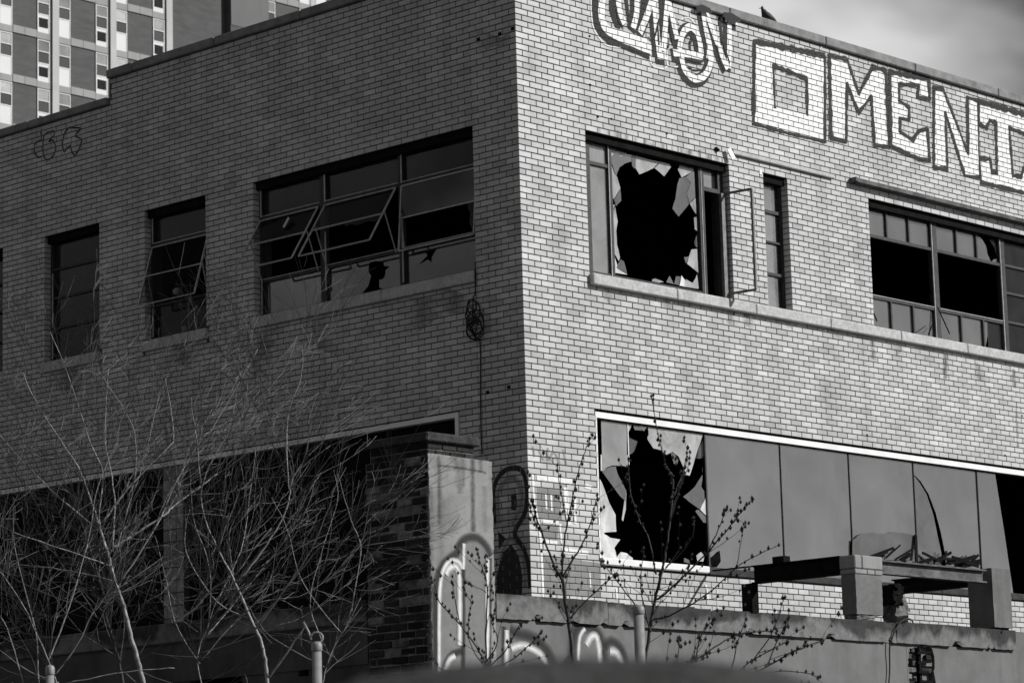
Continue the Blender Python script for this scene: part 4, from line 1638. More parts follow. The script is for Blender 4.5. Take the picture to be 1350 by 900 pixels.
x = AX0 + .865
while x < AX1 - .1:
    x2 = min(x + 1.62, AX1)
    if AX1 - x2 < .5:
        x2 = AX1
    ab(rough_block(x, x2 - .006, AY - 0.012 + RNG.uniform(-.006, .006), AY + .24, LB, LT + RNG.uniform(-.008, .004), .0035, 26, 4, 3), "ledge_stone", MAT['ledge'])
    x = x2
y = -1.165
while y < 12:
    y2 = y + 1.9
    mb = MB()
    mb.cbox(AX0 - .012 + RNG.uniform(-.004, .004), AX0 + .24, y, y2 - .004, LB, LT - .03 + RNG.uniform(-.01, .004), 0.012)
    ab(mb, "ledge_stone", MAT['ledge'])
    y = y2
# band of wall below the left fascia
mb = MB()
mb.box(AX0 + .012, AX0 + .028, -1.16, 12, LB - .40, LB - .03)
ab(mb, "fascia_board", MAT['plaster_shaded'])
# patch where the render has fallen off: ragged hole, bricks and a rusted cable ladder behind it
hole = jag([(4.02, LB - .05), (4.20, LB - .02), (4.47, LB - .04), (4.50, LB - .4), (4.53, LB - .9), (4.50, LB - 1.6), (4.24, LB - 2.0), (4.08, LB - 1.5), (4.10, LB - .9), (3.98, LB - .5), (4.0, LB - .2)], .022, 7)
mb = MB()
mb.prism('R', [rect(3.968, 4.622, GROUND_Z + .3, LB), hole], AY + .028, AY + .10)
ab(mb, "broken_plaster", MAT['plaster'])
bm_ = []
for t in range(5):
    mb = MB()
    mb.tone = (0.1, .5, .9, 1.0, 1.0)[t]
    mb.cbox(-.095, .095, 0, .05, -.028, .028, .005)
    bm_.append(mb.mesh("brick", MAT['old_brick'] if t < 3 else MAT['old_mortar']))
for r in range(26):
    for q in range(4):
        if RNG.random() < .2:
            continue
        o = bpy.data.objects.new("brick", RNG.choice(bm_))
        COL.objects.link(o)
        o.location = (3.98 + (.1 if r % 2 else 0) + q * .2, AY + .055 + RNG.uniform(-.02, .012), LB - .06 - r * .075)
        o.rotation_euler = (0, 0, RNG.uniform(-.06, .06))
        put(o, ANX)
mb = MB()
mb.bar((4.19, AY + .03, LB - .03), (4.21, AY + .03, GROUND_Z + .5), .05, .04)
for r in range(16):
    y_ = AY + .01 + RNG.uniform(-.02, .02)
    mb.bar((4.14 + RNG.uniform(-.03, .02), y_, LB - .10 - r * .105), (4.34 + RNG.uniform(-.06, .05), y_ + RNG.uniform(-.03, .03), LB - .10 - r * .105 + RNG.uniform(-.02, .02)), .04, .03)
ab(mb, "cable_ladder", MAT['black'])
# graffiti on the plaster
fd = Paint('R', AY + 0.028, False, AY + 0.03)
for l, w in (([(672, 830), (684, 835), (700, 839), (714, 849), (725, 864), (733, 885)], 8), ([(756, 900), (754, 860), (757, 836), (764, 826), (776, 825), (788, 834), (795, 855), (798, 900)], 9),
             ([(797, 852), (805, 845), (815, 850), (823, 864), (826, 885)], 7), ([(664, 825), (664, 900)], 5), ([(742, 880), (750, 868), (758, 880)], 5)):
    fd.stroke(l, w * 1.3, 0.75, 0.8, 0.06)
fd.each("graffiti_outline", MAT['p_black'], ANX)
fw_ = Paint('R', AY + 0.0265, False, AY + 0.03)
for l, w in (([(674, 854), (688, 850), (702, 855), (714, 864), (722, 880)], 5.5), ([(668, 830), (668, 850), (667, 890)], 5.5), ([(762, 870), (764, 840), (771, 828)], 3.5), ([(773, 850), (779, 839), (786, 839), (790, 858), (791, 900)], 6), ([(804, 858), (812, 860), (820, 875)], 6.5)):
    fw_.stroke(l, w * 1.15, 0.75, 0.85, 0.1)
fw_.each("graffiti_letter", MAT['p_pale'], ANX, "white arcs sprayed on the annex plaster")

# hanging cable on the ledge
pts = [on_y(1204, 822, AY + .1), on_y(1202, 817, AY - .02), on_y(1195, 815, AY - .05), on_y(1185, 822, AY - .04), on_y(1177, 838, AY - .03), on_y(1173, 852, AY - .01), on_y(1173, 880, AY + .0), on_y(1172, 898, AY), on_y(1170, 930, AY), on_y(1168, 960, AY)]
tube_thing("hanging_cable", smooth3(pts, 5), 0.0085, MAT['cable'], "black cable looped over the annex ledge and hanging down its plaster", "cable", 6)

# ---- square pier at the annex corner: old brick on one face, plaster on the other
PX1, PY1, PZ = -2.75, -1.18, 1.075
PIER = thing("corner_pier", "square pier of dark old brick with a pale plastered face and graffiti at its foot", "pier", (-3.2, -1.6, GROUND_Z))
mb = MB()
mb.box(AX0 + .012, PX1, AY + .022, PY1, GROUND_Z, PZ - .01)
put(mb.build("pier_core", MAT['old_mortar'], None), PIER)
mb = MB()
prev = None
nx, nzz = 16, 150
for j in range(nzz + 1):
    z = GROUND_Z + (PZ + 0.0 - GROUND_Z) * j / nzz
    row = []
    for i in range(nx + 1):
        x = AX0 - .004 + (PX1 + .01 - AX0) * i / nx
        e = 0.006 if (i in (0, nx) or j == nzz) else 0.002
        row.append(mb.vert((x + (RNG.uniform(-.018, .006) if i == 0 else RNG.uniform(-.004, .006) if i == nx else 0), AY + RNG.uniform(-e, e * .5), z + (RNG.uniform(-.022, .006) if j == nzz else 0))))
    if prev:
        for i in range(nx):
            mb.face((prev[i], prev[i + 1], row[i + 1], row[i]))
    prev = row
# back and rim of the plaster skin
n0 = len(mb.v)
back = [mb.vert((AX0 + .004, AY + .025, GROUND_Z)), mb.vert((PX1 + .003, AY + .025, GROUND_Z)), mb.vert((PX1 + .003, AY + .025, PZ - .006)), mb.vert((AX0 + .004, AY + .025, PZ - .006))]
mb.face(back)
W_ = nx + 1
mb.face([back[3], back[2]] + [nzz * W_ + i for i in range(nx, -1, -1)])
mb.face([back[0], back[3]] + [j * W_ for j in range(nzz, -1, -1)])
mb.face([back[2], back[1]] + [j * W_ + nx for j in range(0, nzz + 1)])
put(mb.build("plaster_face", MAT['plaster_light'], None), PIER)
pcm = {}
zc, kk = PZ - .012, 0
cnt = 0
while zc > GROUND_Z + .1:
    h = 0.064
    edges = [AY + .028]
    x = AY + .028 + (.21 if kk % 2 else .105)
    while x < PY1 - .06:
        edges.append(x); x += .21
    edges.append(PY1 - .002)
    for a, b in zip(edges, edges[1:]):
        L = round(b - a - .012, 3)
        if RNG.random() < .05 or cnt >= 300:
            continue
        t4 = 3 if RNG.random() < 0.16 else RNG.randrange(3)
        if (L, t4) not in pcm:
            mb = MB()
            mb.tone = (0.0, .22, .45, 1.0)[t4]
            mb.cbox(0, .07, -L / 2, L / 2, -h / 2, h / 2, .007)
            pcm[(L, t4)] = mb.mesh("brick", MAT['old_brick'] if t4 < 3 else MAT['old_mortar'])
        o = bpy.data.objects.new("brick", pcm[(L, t4)])
        COL.objects.link(o)
        o.location = (AX0 - .002 + RNG.uniform(-.012, .012), (a + b) / 2, zc - h / 2)
        o.rotation_euler = (RNG.uniform(-.01, .01), 0, RNG.uniform(-.015, .015))
        put(o, PIER)
        cnt += 1
    zc -= .078
    kk += 1
pst = Paint('R', AY - 0.0058, False, AY - .01)
for l, w, cv in (([(579, 601), (580, 630), (580, 690)], 5, .5), ([(595, 600), (603, 612), (608, 650)], 9, .35), ([(624, 603), (624, 640), (625, 700)], 6, .65), ([(611, 602), (612, 640)], 6, .35), ([(634, 603), (635, 622)], 4, .4),
                 ([(577, 613), (600, 615), (625, 619), (642, 623)], 1.6, .7), ([(568, 640), (569, 760), (570, 900)], 7, .4), ([(585, 660), (600, 700)], 20, .18), ([(640, 640), (641, 700)], 8, .2)):
    pst.stroke(l, w, 0.9, cv, 0.3)
pst.each("water_stain", MAT['p_stain'], PIER)
pd = Paint('R', AY - 0.010, False, AY - .01)
pd2 = Paint('R', AY - 0.0065, False, AY - .01)
pd2.fill([(580, 930), (580, 760), (586, 744), (592, 738), (605, 728), (615, 714), (628, 711), (640, 722), (647, 738), (647, 930)], 0.62)
pd2.each("graffiti_fill", MAT['p_grey'], PIER)
for l, w in (([(577, 930), (575, 800), (577, 765), (584, 745), (595, 734), (603, 728), (606, 718), (615, 709), (629, 708), (641, 718), (648, 732)], 9), ([(611, 745), (611, 800), (611, 900)], 6),
             ([(583, 905), (588, 875), (596, 862), (611, 857)], 7), ([(647, 735), (646, 900)], 4)):
    pd.stroke(l, w, 0.5, 0.8, 0.05)
pd.each("graffiti_outline", MAT['p_black'], PIER)
pe = Paint('R', AY - 0.0125, False, AY - .01)
for l, w in (([(579, 905), (579, 800), (582, 760), (589, 743), (597, 738), (605, 741), (610, 749)], 4.2), ([(611, 750), (611.5, 716)], 3.6), ([(588, 757), (592, 749), (599, 746), (604, 752), (606, 775), (606, 850)], 5.5), ([(643, 737), (642, 790), (643, 830), (641, 890)], 4.5), ([(584, 890), (592, 870), (600, 864)], 5)):
    pe.stroke(l, w * 1.1, 0.7, 0.88, 0.08)
pe.each("graffiti_letter", MAT['p_pale'], PIER, "white looped lines sprayed on the plaster")

# ---- chimney block behind the pier
CH = thing("brick_chimney", "dark stubby brick chimney with a flat concrete cap behind the plastered pier", "chimney", (-2.18, -.5, LT - .06))
mb = MB()
mb.box(-2.51, -1.86, -.96, -.14, LT - .06, 1.405)
put(mb.build("stack_core", MAT['old_mortar'], None), CH)
mb = MB()
mb.cbox(-2.575, -1.80, -1.02, -.08, 1.41, 1.50, .012)
put(mb.build("cap", MAT['rough_concrete'], None), CH)
for f in range(2):
    zc, kk = 1.40, 0
    while zc > 0.15:
        L = .65 if f == 0 else .82
        st = -2.52 if f == 0 else -.97
        edges = [0]
        x = .105 if kk % 2 else .21
        while x < L - .04:
            edges.append(x); x += .21
        edges.append(L + (.02 if f == 0 else 0))
        for a, b in zip(edges, edges[1:]):
            t4 = RNG.randrange(3)
            key = ('c', f, round(b - a, 3), t4)
            if key not in pcm:
                mb = MB()
                mb.tone = (0, .2, .4)[t4]
                l2 = (b - a - .01) / 2
                if f == 0: mb.cbox(-l2, l2, 0, .05, -.029, .029, .005)
                else: mb.cbox(0, .05, -l2, l2, -.029, .029, .005)
                pcm[key] = mb.mesh("brick", MAT['old_brick'])
            o = bpy.data.objects.new("brick", pcm[key])
            COL.objects.link(o)
            o.location = (st + (a + b) / 2, -.972, zc - .03) if f == 0 else (-2.522, st + (a + b) / 2, zc - .03)
            put(o, CH)
        zc -= .07
        kk += 1

# ---- ruined canopy frame on the ledge
CF = thing("canopy_frame", "ruined steel frame carried by two plastered piers on the annex ledge", "canopy frame", (4.5, -1.4, LT))


def cfb(mb, name, mat, label=None):
    o = put(mb.build(name, mat, None), CF)
    if label:
        o["label"] = label
    return o


cfb(rough_block(3.045, 3.53, -2.045, -1.85, LT + .06, .29, .0028, 7, 10), "pier", MAT['plaster'])
cfb(rough_block(3.06, 3.40, -2.03, -1.86, LT, LT + .058, .012), "pier_foot", MAT['old_mortar'])
for k, (x0, x1) in enumerate(((3.03, 3.16), (3.165, 3.55))):
    mb = MB()
    mb.cbox(x0, x1, -2.06, -1.84, .35, .50, .012)
    cfb(mb, "cap_block", MAT['plaster_light'])
for x0, x1 in ((3.035, 3.26), (3.265, 3.40), (3.405, 3.545)):
    mb = MB()
    mb.cbox(x0, x1, -2.055, -1.845, .293, .346, .008)
    cfb(mb, "brick", MAT['plaster_light'])
cfb(rough_block(5.71, 6.085, -2.045, -1.70, LT + .02, .50, .0028, 7, 10), "pier", MAT['plaster'])
cfb(rough_block(5.72, 6.07, -2.0, -1.7, LT, LT + .02, .005), "pier_foot", MAT['black'])


def ibeam(axis, a, b, c, z0, z1, wd=.11, tf=.016, tw=.012):
    mb = MB()
    for (lo, hi, q0, q1) in ((z0, z0 + tf, -wd / 2, wd / 2), (z1 - tf, z1, -wd / 2, wd / 2), (z0 + tf, z1 - tf, -tw / 2, tw / 2)):
        if axis == 'x':
            mb.box(a, b, c + q0, c + q1, lo, hi)
        else:
            mb.box(c + q0, c + q1, a, b, lo, hi)
    return mb


cfb(ibeam('x', 3.56, 5.66, -1.95, .325, .478), "steel_beam", MAT['rust'])
cfb(ibeam('y', -1.85, -.60, 3.09, .30, .505, .12), "steel_beam", MAT['black'])
cfb(ibeam('y', -1.69, -.60, 5.78, .31, .485, .12), "steel_beam", MAT['black'])
mb = MB()
mb.box(2.97, 3.085, -.65, -.50, LT - .06, .30)
cfb(mb, "steel_post", MAT['black'])
mb = MB()
mb.box(3.02, 3.14, -1.08, -.92, .506, .575)
mb.box(3.0, 3.03, -.599, -.06, .486, .502)
for o in build_each(mb, "rubble", MAT['black'], None):
    put(o, CF)
q = on_y(1180, 800, -1.1)
cfb(rough_block(q.x - .13, q.x + .12, -1.2, -1.02, LT - .06, .22, .02), "brick_stub", MAT['old_mortar'])
cfb(rough_block(q.x - .2, q.x - .02, -1.25, -1.0, .1, .34, .02), "brick_stub", MAT['black'])
mb = MB()
mb.bar((q.x + .08, -1.1, .10), (q.x + .22, -1.1, .06), .02, .02)
mb.bar((q.x + .22, -1.1, .06), (q.x + .27, -1.1, .06), .02, .02)
cfb(mb, "bent_rod", MAT['black'])

# ================================================================== apartment tower behind
TY = 107.0
TW = thing("apartment_tower", "tall brick apartment tower with pale pilasters and air conditioner panels behind the parapet", "building", (86, TY + 8, GROUND_Z))
FL = 2.83
ZB = [43.62 + FL * (i - 14) for i in range(0, 21)]          # underside of each floor band


def twb(mb, name, mat, label=None):
    return put(mb.build(name, mat, None), TW)


mb = MB()
mb.box(60, 90.7, TY + .02, TY + 16, GROUND_Z, ZB[-1] + 1.2)
mb.box(93.76, 108, TY + .02, TY + 16, GROUND_Z, ZB[-1] + 1.2)
mb.box(90.7, 93.76, TY - 0.45, TY + 16, GROUND_Z, ZB[-1] + 2.0)
w_ = twb(mb, "wall", MAT['tower_brick'])
mb = MB()
zsp = on_y(322, 37, TY - .45).z
mb.box(90.72, 93.74, TY - .48, TY - .451, zsp, ZB[-1] + 1.9)
twb(mb, "stair_panel", MAT['tower_grey'])
for x0, x1 in ((73.55, 73.98), (77.70, 78.16), (81.87, 82.30), (86.06, 86.52), (97.60, 98.02), (69.4, 69.85), (65.2, 65.65)):
    mb = MB()
    mb.box(x0, x1, TY - .07, TY + .019, GROUND_Z, ZB[-1] + .8)
    twb(mb, "pilaster", MAT['tower_pilaster'])


def base_mesh(fn, mat):
    mb = MB()
    fn(mb)
    return mb.mesh("part", mat)


def dup_mesh(name, me, loc, parent):
    o = bpy.data.objects.new(name, me)
    COL.objects.link(o)
    o.parent = parent
    o.location = loc
    return o


WX, HT = 0.85, 2.40
m_frame = base_mesh(lambda m: (m.box(0, .05, -.03, .03, 0, HT), m.box(WX - .05, WX, -.03, .03, 0, HT), m.box(.05, WX - .05, -.03, .03, HT - .05, HT), m.box(.05, WX - .05, -.03, .03, 1.02, 1.08), m.box(.05, WX - .05, -.04, .03, 1.70, 1.75)), MAT['tower_white'])
m_panel = base_mesh(lambda m: m.box(.05, WX - .05, -.01, .03, 0, 1.02), MAT['tower_white'])
m_grille = base_mesh(lambda m: [m.box(.11, WX - .11, -.03, -.012, .30, .84)] , MAT['black'])
m_slat = base_mesh(lambda m: [m.box(.13, WX - .13, -.045, -.031, .36 + .1 * i, .385 + .1 * i) for i in range(5)], MAT['tower_dark'])
m_up, m_lo = [], []
for t in range(6):
    mb = MB(); mb.tone = t / 5
    mb.box(.05, WX - .05, 0, .02, 1.75, HT - .05)
    m_up.append(mb.mesh("pane", MAT['tower_blind']))
    mb = MB(); mb.tone = t / 5
    mb.box(.05, WX - .05, .005, .02, 1.08, 1.70)
    m_lo.append(mb.mesh("pane", MAT['tower_dark']))
m_shadow = base_mesh(lambda m: m.box(-.04, WX + .04, -.012, .018, HT, HT + .05), MAT['steel'])
cols = [(72.45, True), (74.05, False), (76.66, True), (78.13, False), (80.82, True), (82.26, False), (85.06, True), (93.82, True), (96.70, False), (98.08, False)]
for fi in range(10, 19):
    zw = ZB[fi] - HT - .07
    for cx, ac in cols:
        w = bpy.data.objects.new("window", None)
        COL.objects.link(w)
        w.empty_display_size = .2
        w.location = (cx, TY - .012, zw)
        put(w, TW)
        dup_mesh("frame", m_frame, (0, 0, 0), w)
        dup_mesh("panel", m_panel, (0, 0, 0), w)
        dup_mesh("head", m_shadow, (0, 0, 0), w)  # dark bar painting the shadow line over the tower window
        dup_mesh("pane", RNG.choice(m_up), (0, 0, 0), w)
        dup_mesh("pane", RNG.choice(m_lo[:4]), (0, 0, 0), w)
        if ac:
            dup_mesh("air_grille", m_grille, (0, 0, 0), w)
            dup_mesh("grille_slat", m_slat, (0, 0, 0), w)
# floor bands in panels between the window columns
spans = [(60.0, 65.19), (65.66, 69.39), (69.86, 72.40), (74.95, 76.61), (79.02, 80.77), (83.15, 85.0), (86.53, 90.69), (94.72, 96.64)]
pm = {}
for fi in range(10, 20):
    for a, b in spans:
        if a < 74 and fi < 13:
            pass
        if a == 86.53:
            continue
        n = max(1, round((b - a) / .9))
        L = (b - a) / n
        key = round(L, 3)
        if key not in pm:
            pm[key] = base_mesh(lambda m: m.cbox(.006, L - .006, -.05, .02, 0, .44, .01), MAT['tower_band'])
        for i in range(n):
            o = bpy.data.objects.new("floor_panel", pm[key])
            COL.objects.link(o)
            o.location = (a + i * L, TY, ZB[fi])
            put(o, TW)
    for cx, ac in cols:
        key = 'sp'
        if key not in pm:
            pm[key] = base_mesh(lambda m: m.box(-.03, WX + .03, -.03, .018, -.01, .36), MAT['tower_band'])
        o = bpy.data.objects.new("spandrel_panel", pm[key])
        COL.objects.link(o)
        o.location = (cx, TY, ZB[fi] + .0)
        put(o, TW)

# ================================================================== fence posts
def fence_post(px, py, dist, r, label, loop=False):
    top = at(px, py, dist)
    t = thing("fence_post", label, "fence post", (top.x, top.y, GROUND_Z), "galvanised fence posts along the near fence line")
    H = top.z - GROUND_Z
    mb = MB()
    mb.tube([(0, 0, 0), (0, 0, H - .06)], [r, r], 20)
    mb.build("pole", MAT['post'], t, True)
    mb = MB()
    mb.tube([(0, 0, H - .065), (0, 0, H - .058), (0, 0, H - .02), (0, 0, H - .006), (0, 0, H)], [r * 1.05, r * 1.16, r * 1.16, r * .9, r * .4], 20)
    mb.build("cap", MAT['post'], t, True)
    if loop:
        mb = MB()
        pts = [Vector((0.03 * math.cos(a) * 1.0, -.03 * math.cos(a) * .9, H + .025 + .035 * math.sin(a))) for a in [-1.9 + k * .55 for k in range(11)]]
        pts = [p for p in pts] + [pts[-1] + Vector((-.01, .01, .05)), pts[-1] + Vector((-.04, .03, .12))]
        mb.tube(pts, .008, 6)
        mb.build("wire_loop", MAT['post'], t, True)
    return t


fence_post(417.5, 845, 19.5, .031, "pale metal fence post with a wire loop on top below the bare trees", True)
fence_post(841.5, 797, 20.0, .036, "thick pale metal fence post standing before the graffiti wall")
fence_post(66, 876, 19.3, .026, "short metal fence post top at the far left among the branches")

# ================================================================== foreground
pc = at(745, 905, 3.0)
FG = thing("gate_pillar", "dark rough concrete pillar top out of focus at the bottom edge", "pillar", (pc.x, pc.y, GROUND_Z))
mb = MB()
rows = []
H = at(745, 874, 3.0).z - GROUND_Z
nseg = 40
for (h, sx, sy) in ((0, .29, .26), (H - .10, .29, .26), (H - .04, .255, .22), (H - .018, .21, .17), (H - .006, .14, .11), (H - .001, .06, .05)):
    ring = []
    for k in range(nseg):
        a = 2 * math.pi * k / nseg
        c_, s_ = math.cos(a), math.sin(a)
        e = 0.5
        x = sx * math.copysign(abs(c_) ** e, c_); y = sy * math.copysign(abs(s_) ** e, s_)
        wv = RIGHT * x + Vector((-RIGHT.y, RIGHT.x, 0)) * y
        ring.append(mb.vert((wv.x, wv.y, h + RNG.uniform(-.004, .004))))
    rows.append(ring)
for a, b in zip(rows, rows[1:]):
    for k in range(nseg):
        mb.face((a[k], a[(k + 1) % nseg], b[(k + 1) % nseg], b[k]))
mb.face(rows[-1]); mb.face(rows[0][::-1])
mb.build("pillar_shaft", MAT['rough_concrete'], FG, True)

# ================================================================== bare trees and shrubs
def grow(mb, p, d, length, r, rng, curl, up, seg=.11):
    pts, rad = [p.copy()], [r]
    n = max(3, int(length / seg))
    d = d.normalized()
    for i in range(n):
        d = (d + Vector((rng.gauss(0, curl), rng.gauss(0, curl), rng.gauss(0, curl) + up))).normalized()
        p = p + d * (length / n)
        pts.append(p.copy())
        rad.append(max(.0016, r * (1 - .8 * (i + 1) / n)))
    return pts, rad


def side_dir(d, rng, spread):
    s = d.orthogonal().normalized()
    s = Matrix.Rotation(rng.uniform(0, 6.283), 3, d) @ s
    return (d * math.cos(spread) + s * math.sin(spread)).normalized()


def twigs(mb, bud, pts, rad, rng, per_m, lmin, lmax, depth, up, buds, start=.15):
    total = sum((b - a).length for a, b in zip(pts, pts[1:]))
    n = int(total * per_m)
    for q in range(n):
        t = rng.uniform(start, 1.0)
        i = min(int(t * (len(pts) - 1)), len(pts) - 2)
        f = t * (len(pts) - 1) - i
        p = pts[i].lerp(pts[i + 1], f)
        d = (pts[i + 1] - pts[i]).normalized()
        L = rng.uniform(lmin, lmax) * (1.15 - .5 * t)
        r = min(rad[i] * .6, .0021 + .0034 * L)
        tp, tr = grow(mb, p, side_dir(d, rng, rng.uniform(.3, .8)), L, r, rng, .10, up)
        mb.tube(tp, tr, 3, False)
        if buds and bud is not None:
            add_buds(bud, tp, rng, buds)
        if depth > 0:
            twigs(mb, bud, tp, tr, rng, per_m * 1.15, lmin * .5, lmax * .5, depth - 1, up * .7, buds, .2)


def add_buds(bud, pts, rng, size):
    acc = 0.0
    side = 1
    for a, b in zip(pts[1:], pts[2:]):
        if rng.random() < .85:
            d = (b - a).normalized()
            bud.blob(a.lerp(b, .5) + side_dir(d, rng, 1.4) * size * .8, size * rng.uniform(.6, 1.15))
        side = -side
    bud.blob(pts[-1], size * .9)


def tree(name, label, limbs, base_depth, seed, per_m=5.0, lmin=.3, lmax=.9, depth=1, up=.04, bark='bark', twig='twig', buds=0, spread=.8, group=None, cat="bare tree"):
    rng = random.Random(seed)
    tr, tw, bd = MB(), MB(), MB()
    base = None
    for li, (pxs, r0, r1) in enumerate(limbs):
        dd = base_depth + (0 if li == 0 else rng.uniform(-spread, spread))
        pts = [at(x, y, base_depth + (dd - base_depth) * (k / max(1, len(pxs) - 1))) for k, (x, y) in enumerate(pxs)]
        if li == 0 or base is None:
            p0 = pts[0]
            q0 = p0 + (p0 - pts[1]).normalized() * .5
            pts = [Vector((q0.x, q0.y, GROUND_Z)), q0.lerp(Vector((q0.x, q0.y, GROUND_Z)), .55), q0] + pts
            base = pts[0]
        sp = smooth3(pts, 5)
        # small crookedness
        sp = [p + Vector((rng.uniform(-1, 1), rng.uniform(-1, 1), rng.uniform(-1, 1))) * .004 for p in sp]
        n = len(sp)
        kr = .58 if not buds else .9
        rad = [kr * (r0 + (r1 - r0) * i / (n - 1)) for i in range(n)]
        tr.tube(sp, rad, 7 if r0 > .02 else 5)
        st = .55 if li == 0 else .12
        twigs(tw, bd, sp, rad, rng, per_m, lmin, lmax, depth, up, buds, st)
        if buds and r1 < .012:
            add_buds(bd, sp[n // 3:], rng, buds)
    t = thing(name, label, cat, tuple(base), group)
    put(tr.build("trunk", MAT[bark], None, True, fix=False), t)
    put(tw.build("crown", MAT[twig], None, False, fix=False), t)
    if buds:
        tag(put(bd.build("buds", MAT[bud_m], None, False, fix=False), t), kind="stuff")
    return t


bud_m = 'bud'


def zt_(l): return [(x / 1.956, 440 + y / 1.956) for x, y in l]


tree("bare_tree", "pale bare tree with a bright forked trunk at the left of the photo", [
    (zt_([(372, 905), (352, 830), (335, 770), (315, 690), (300, 650), (285, 595), (270, 540), (250, 480)]), .040, .020),
    (zt_([(290, 552), (340, 520), (420, 470), (450, 440), (522, 390), (560, 360)]), .019, .009),
    (zt_([(518, 390), (512, 330), (505, 260), (495, 200), (493, 165)]), .010, .004),
    (zt_([(262, 490), (320, 410), (380, 345), (440, 285), (448, 265), (440, 190), (425, 110)]), .017, .004),
    (zt_([(252, 480), (225, 400), (200, 340), (150, 265), (90, 170), (60, 100)]), .014, .004),
    (zt_([(262, 510), (150, 420), (70, 340), (30, 295), (-20, 240)]), .014, .005),
    (zt_([(275, 560), (255, 470), (265, 360), (230, 270), (180, 120), (130, -5)]), .014, .004),
    (zt_([(290, 560), (295, 420), (275, 300), (270, 240), (280, 90)]), .012, .004),
    (zt_([(310, 640), (400, 500), (455, 380), (520, 270), (550, 240), (620, 120), (665, 40)]), .014, .004),
    (zt_([(300, 640), (225, 620), (110, 600), (0, 590)]), .013, .005),
    (zt_([(290, 600), (180, 560), (60, 520), (-30, 480)]), .012, .004),
    (zt_([(330, 420), (350, 350), (345, 250), (310, 180), (250, 90)]), .010, .003),
    (zt_([(300, 560), (330, 450), (370, 330), (410, 160)]), .010, .003),
], 24.2, 11, 4.8, .4, 1.5, 2, .05)
tree("bare_tree", "bare tree with a dark curved trunk below the plastered pier and a bright side limb", [
    (zt_([(690, 905), (685, 850), (672, 790), (650, 740), (610, 650), (570, 570), (545, 535)]), .034, .012),
    (zt_([(610, 640), (660, 580), (720, 490), (745, 430), (750, 390), (770, 350), (850, 290)]), .016, .004),
    (zt_([(450, 745), (510, 700), (545, 660), (610, 615), (650, 560), (700, 500)]), .016, .006),
    (zt_([(700, 580), (740, 520), (765, 470), (790, 400)]), .010, .004),
    (zt_([(740, 650), (790, 590), (830, 545), (870, 525)]), .011, .004),
    (zt_([(840, 640), (890, 612), (940, 585), (985, 545)]), .010, .004),
    (zt_([(660, 760), (740, 650), (800, 560), (850, 440), (880, 330)]), .012, .003),
    (zt_([(575, 580), (530, 480), (520, 400), (560, 300), (620, 220), (640, 130)]), .011, .003),
    (zt_([(690, 890), (740, 820), (790, 750), (812, 740)]), .016, .008),
    (zt_([(560, 560), (600, 450), (640, 350), (690, 260), (680, 160)]), .010, .003),
    (zt_([(745, 400), (740, 300), (745, 200), (775, 115), (780, 40)]), .009, .003),
    (zt_([(760, 380), (790, 300), (800, 200), (770, 170)]), .008, .003),
    (zt_([(640, 730), (560, 690), (480, 560), (490, 440)]), .012, .003),
], 23.4, 23, 4.8, .4, 1.5, 2, .05)
tree("bare_tree", "slender dark trunked bare tree just left of the pale forked one", [
    (zt_([(318, 905), (310, 860), (292, 790), (272, 720), (275, 690)]), .028, .016),
    (zt_([(272, 715), (300, 690), (400, 640)]), .010, .004),
    (zt_([(275, 700), (235, 560), (200, 440), (210, 330), (195, 240), (140, 160)]), .013, .003),
    (zt_([(275, 690), (290, 600), (330, 500), (345, 380), (380, 300)]), .011, .003),
    (zt_([(285, 760), (190, 680), (90, 600), (0, 490)]), .011, .004),
    (zt_([(300, 830), (200, 760), (110, 640), (20, 590)]), .011, .004),
    (zt_([(270, 720), (160, 600), (110, 470), (30, 320)]), .010, .003),
], 25.3, 31, 4.8, .4, 1.5, 2, .05, bark='dark_bark')
tree("bare_shrub", "wide bare shrub filling the bottom left corner with crossing stems", [
    (zt_([(150, 910), (120, 830), (60, 700), (0, 610)]), .016, .006),
    (zt_([(140, 880), (200, 800), (250, 700), (330, 640)]), .010, .003),
    (zt_([(100, 900), (90, 760), (40, 560), (35, 420)]), .010, .003),
    (zt_([(150, 900), (60, 860), (-20, 800)]), .010, .003),
    (zt_([(120, 850), (180, 700), (230, 520), (250, 400), (300, 280)]), .011, .003),
    (zt_([(60, 900), (20, 760), (-20, 700)]), .010, .003),
    (zt_([(170, 900), (330, 870), (450, 860)]), .009, .004),
], 22.6, 47, 4.5, .4, 1.4, 2, .05, cat="bare shrub")
tree("bare_shrub", "dense bare shrub between the two left trees in front of the dark shop window", [
    (zt_([(520, 910), (510, 830), (540, 740), (560, 680)]), .016, .006),
    (zt_([(515, 850), (450, 740), (430, 640), (400, 520)]), .010, .003),
    (zt_([(530, 780), (600, 700), (680, 600), (760, 500)]), .010, .003),
    (zt_([(540, 740), (540, 600), (500, 480), (490, 350)]), .010, .003),
    (zt_([(560, 690), (620, 560), (640, 450), (660, 300)]), .009, .003),
    (zt_([(520, 820), (590, 800), (700, 760), (780, 700)]), .009, .003),
    (zt_([(540, 740), (600, 640), (590, 520), (630, 420), (620, 330)]), .009, .003),
    (zt_([(520, 840), (650, 700), (800, 620), (900, 520)]), .009, .003),
], 25.0, 59, 5.0, .4, 1.4, 2, .05, twig='twig', cat="bare shrub")
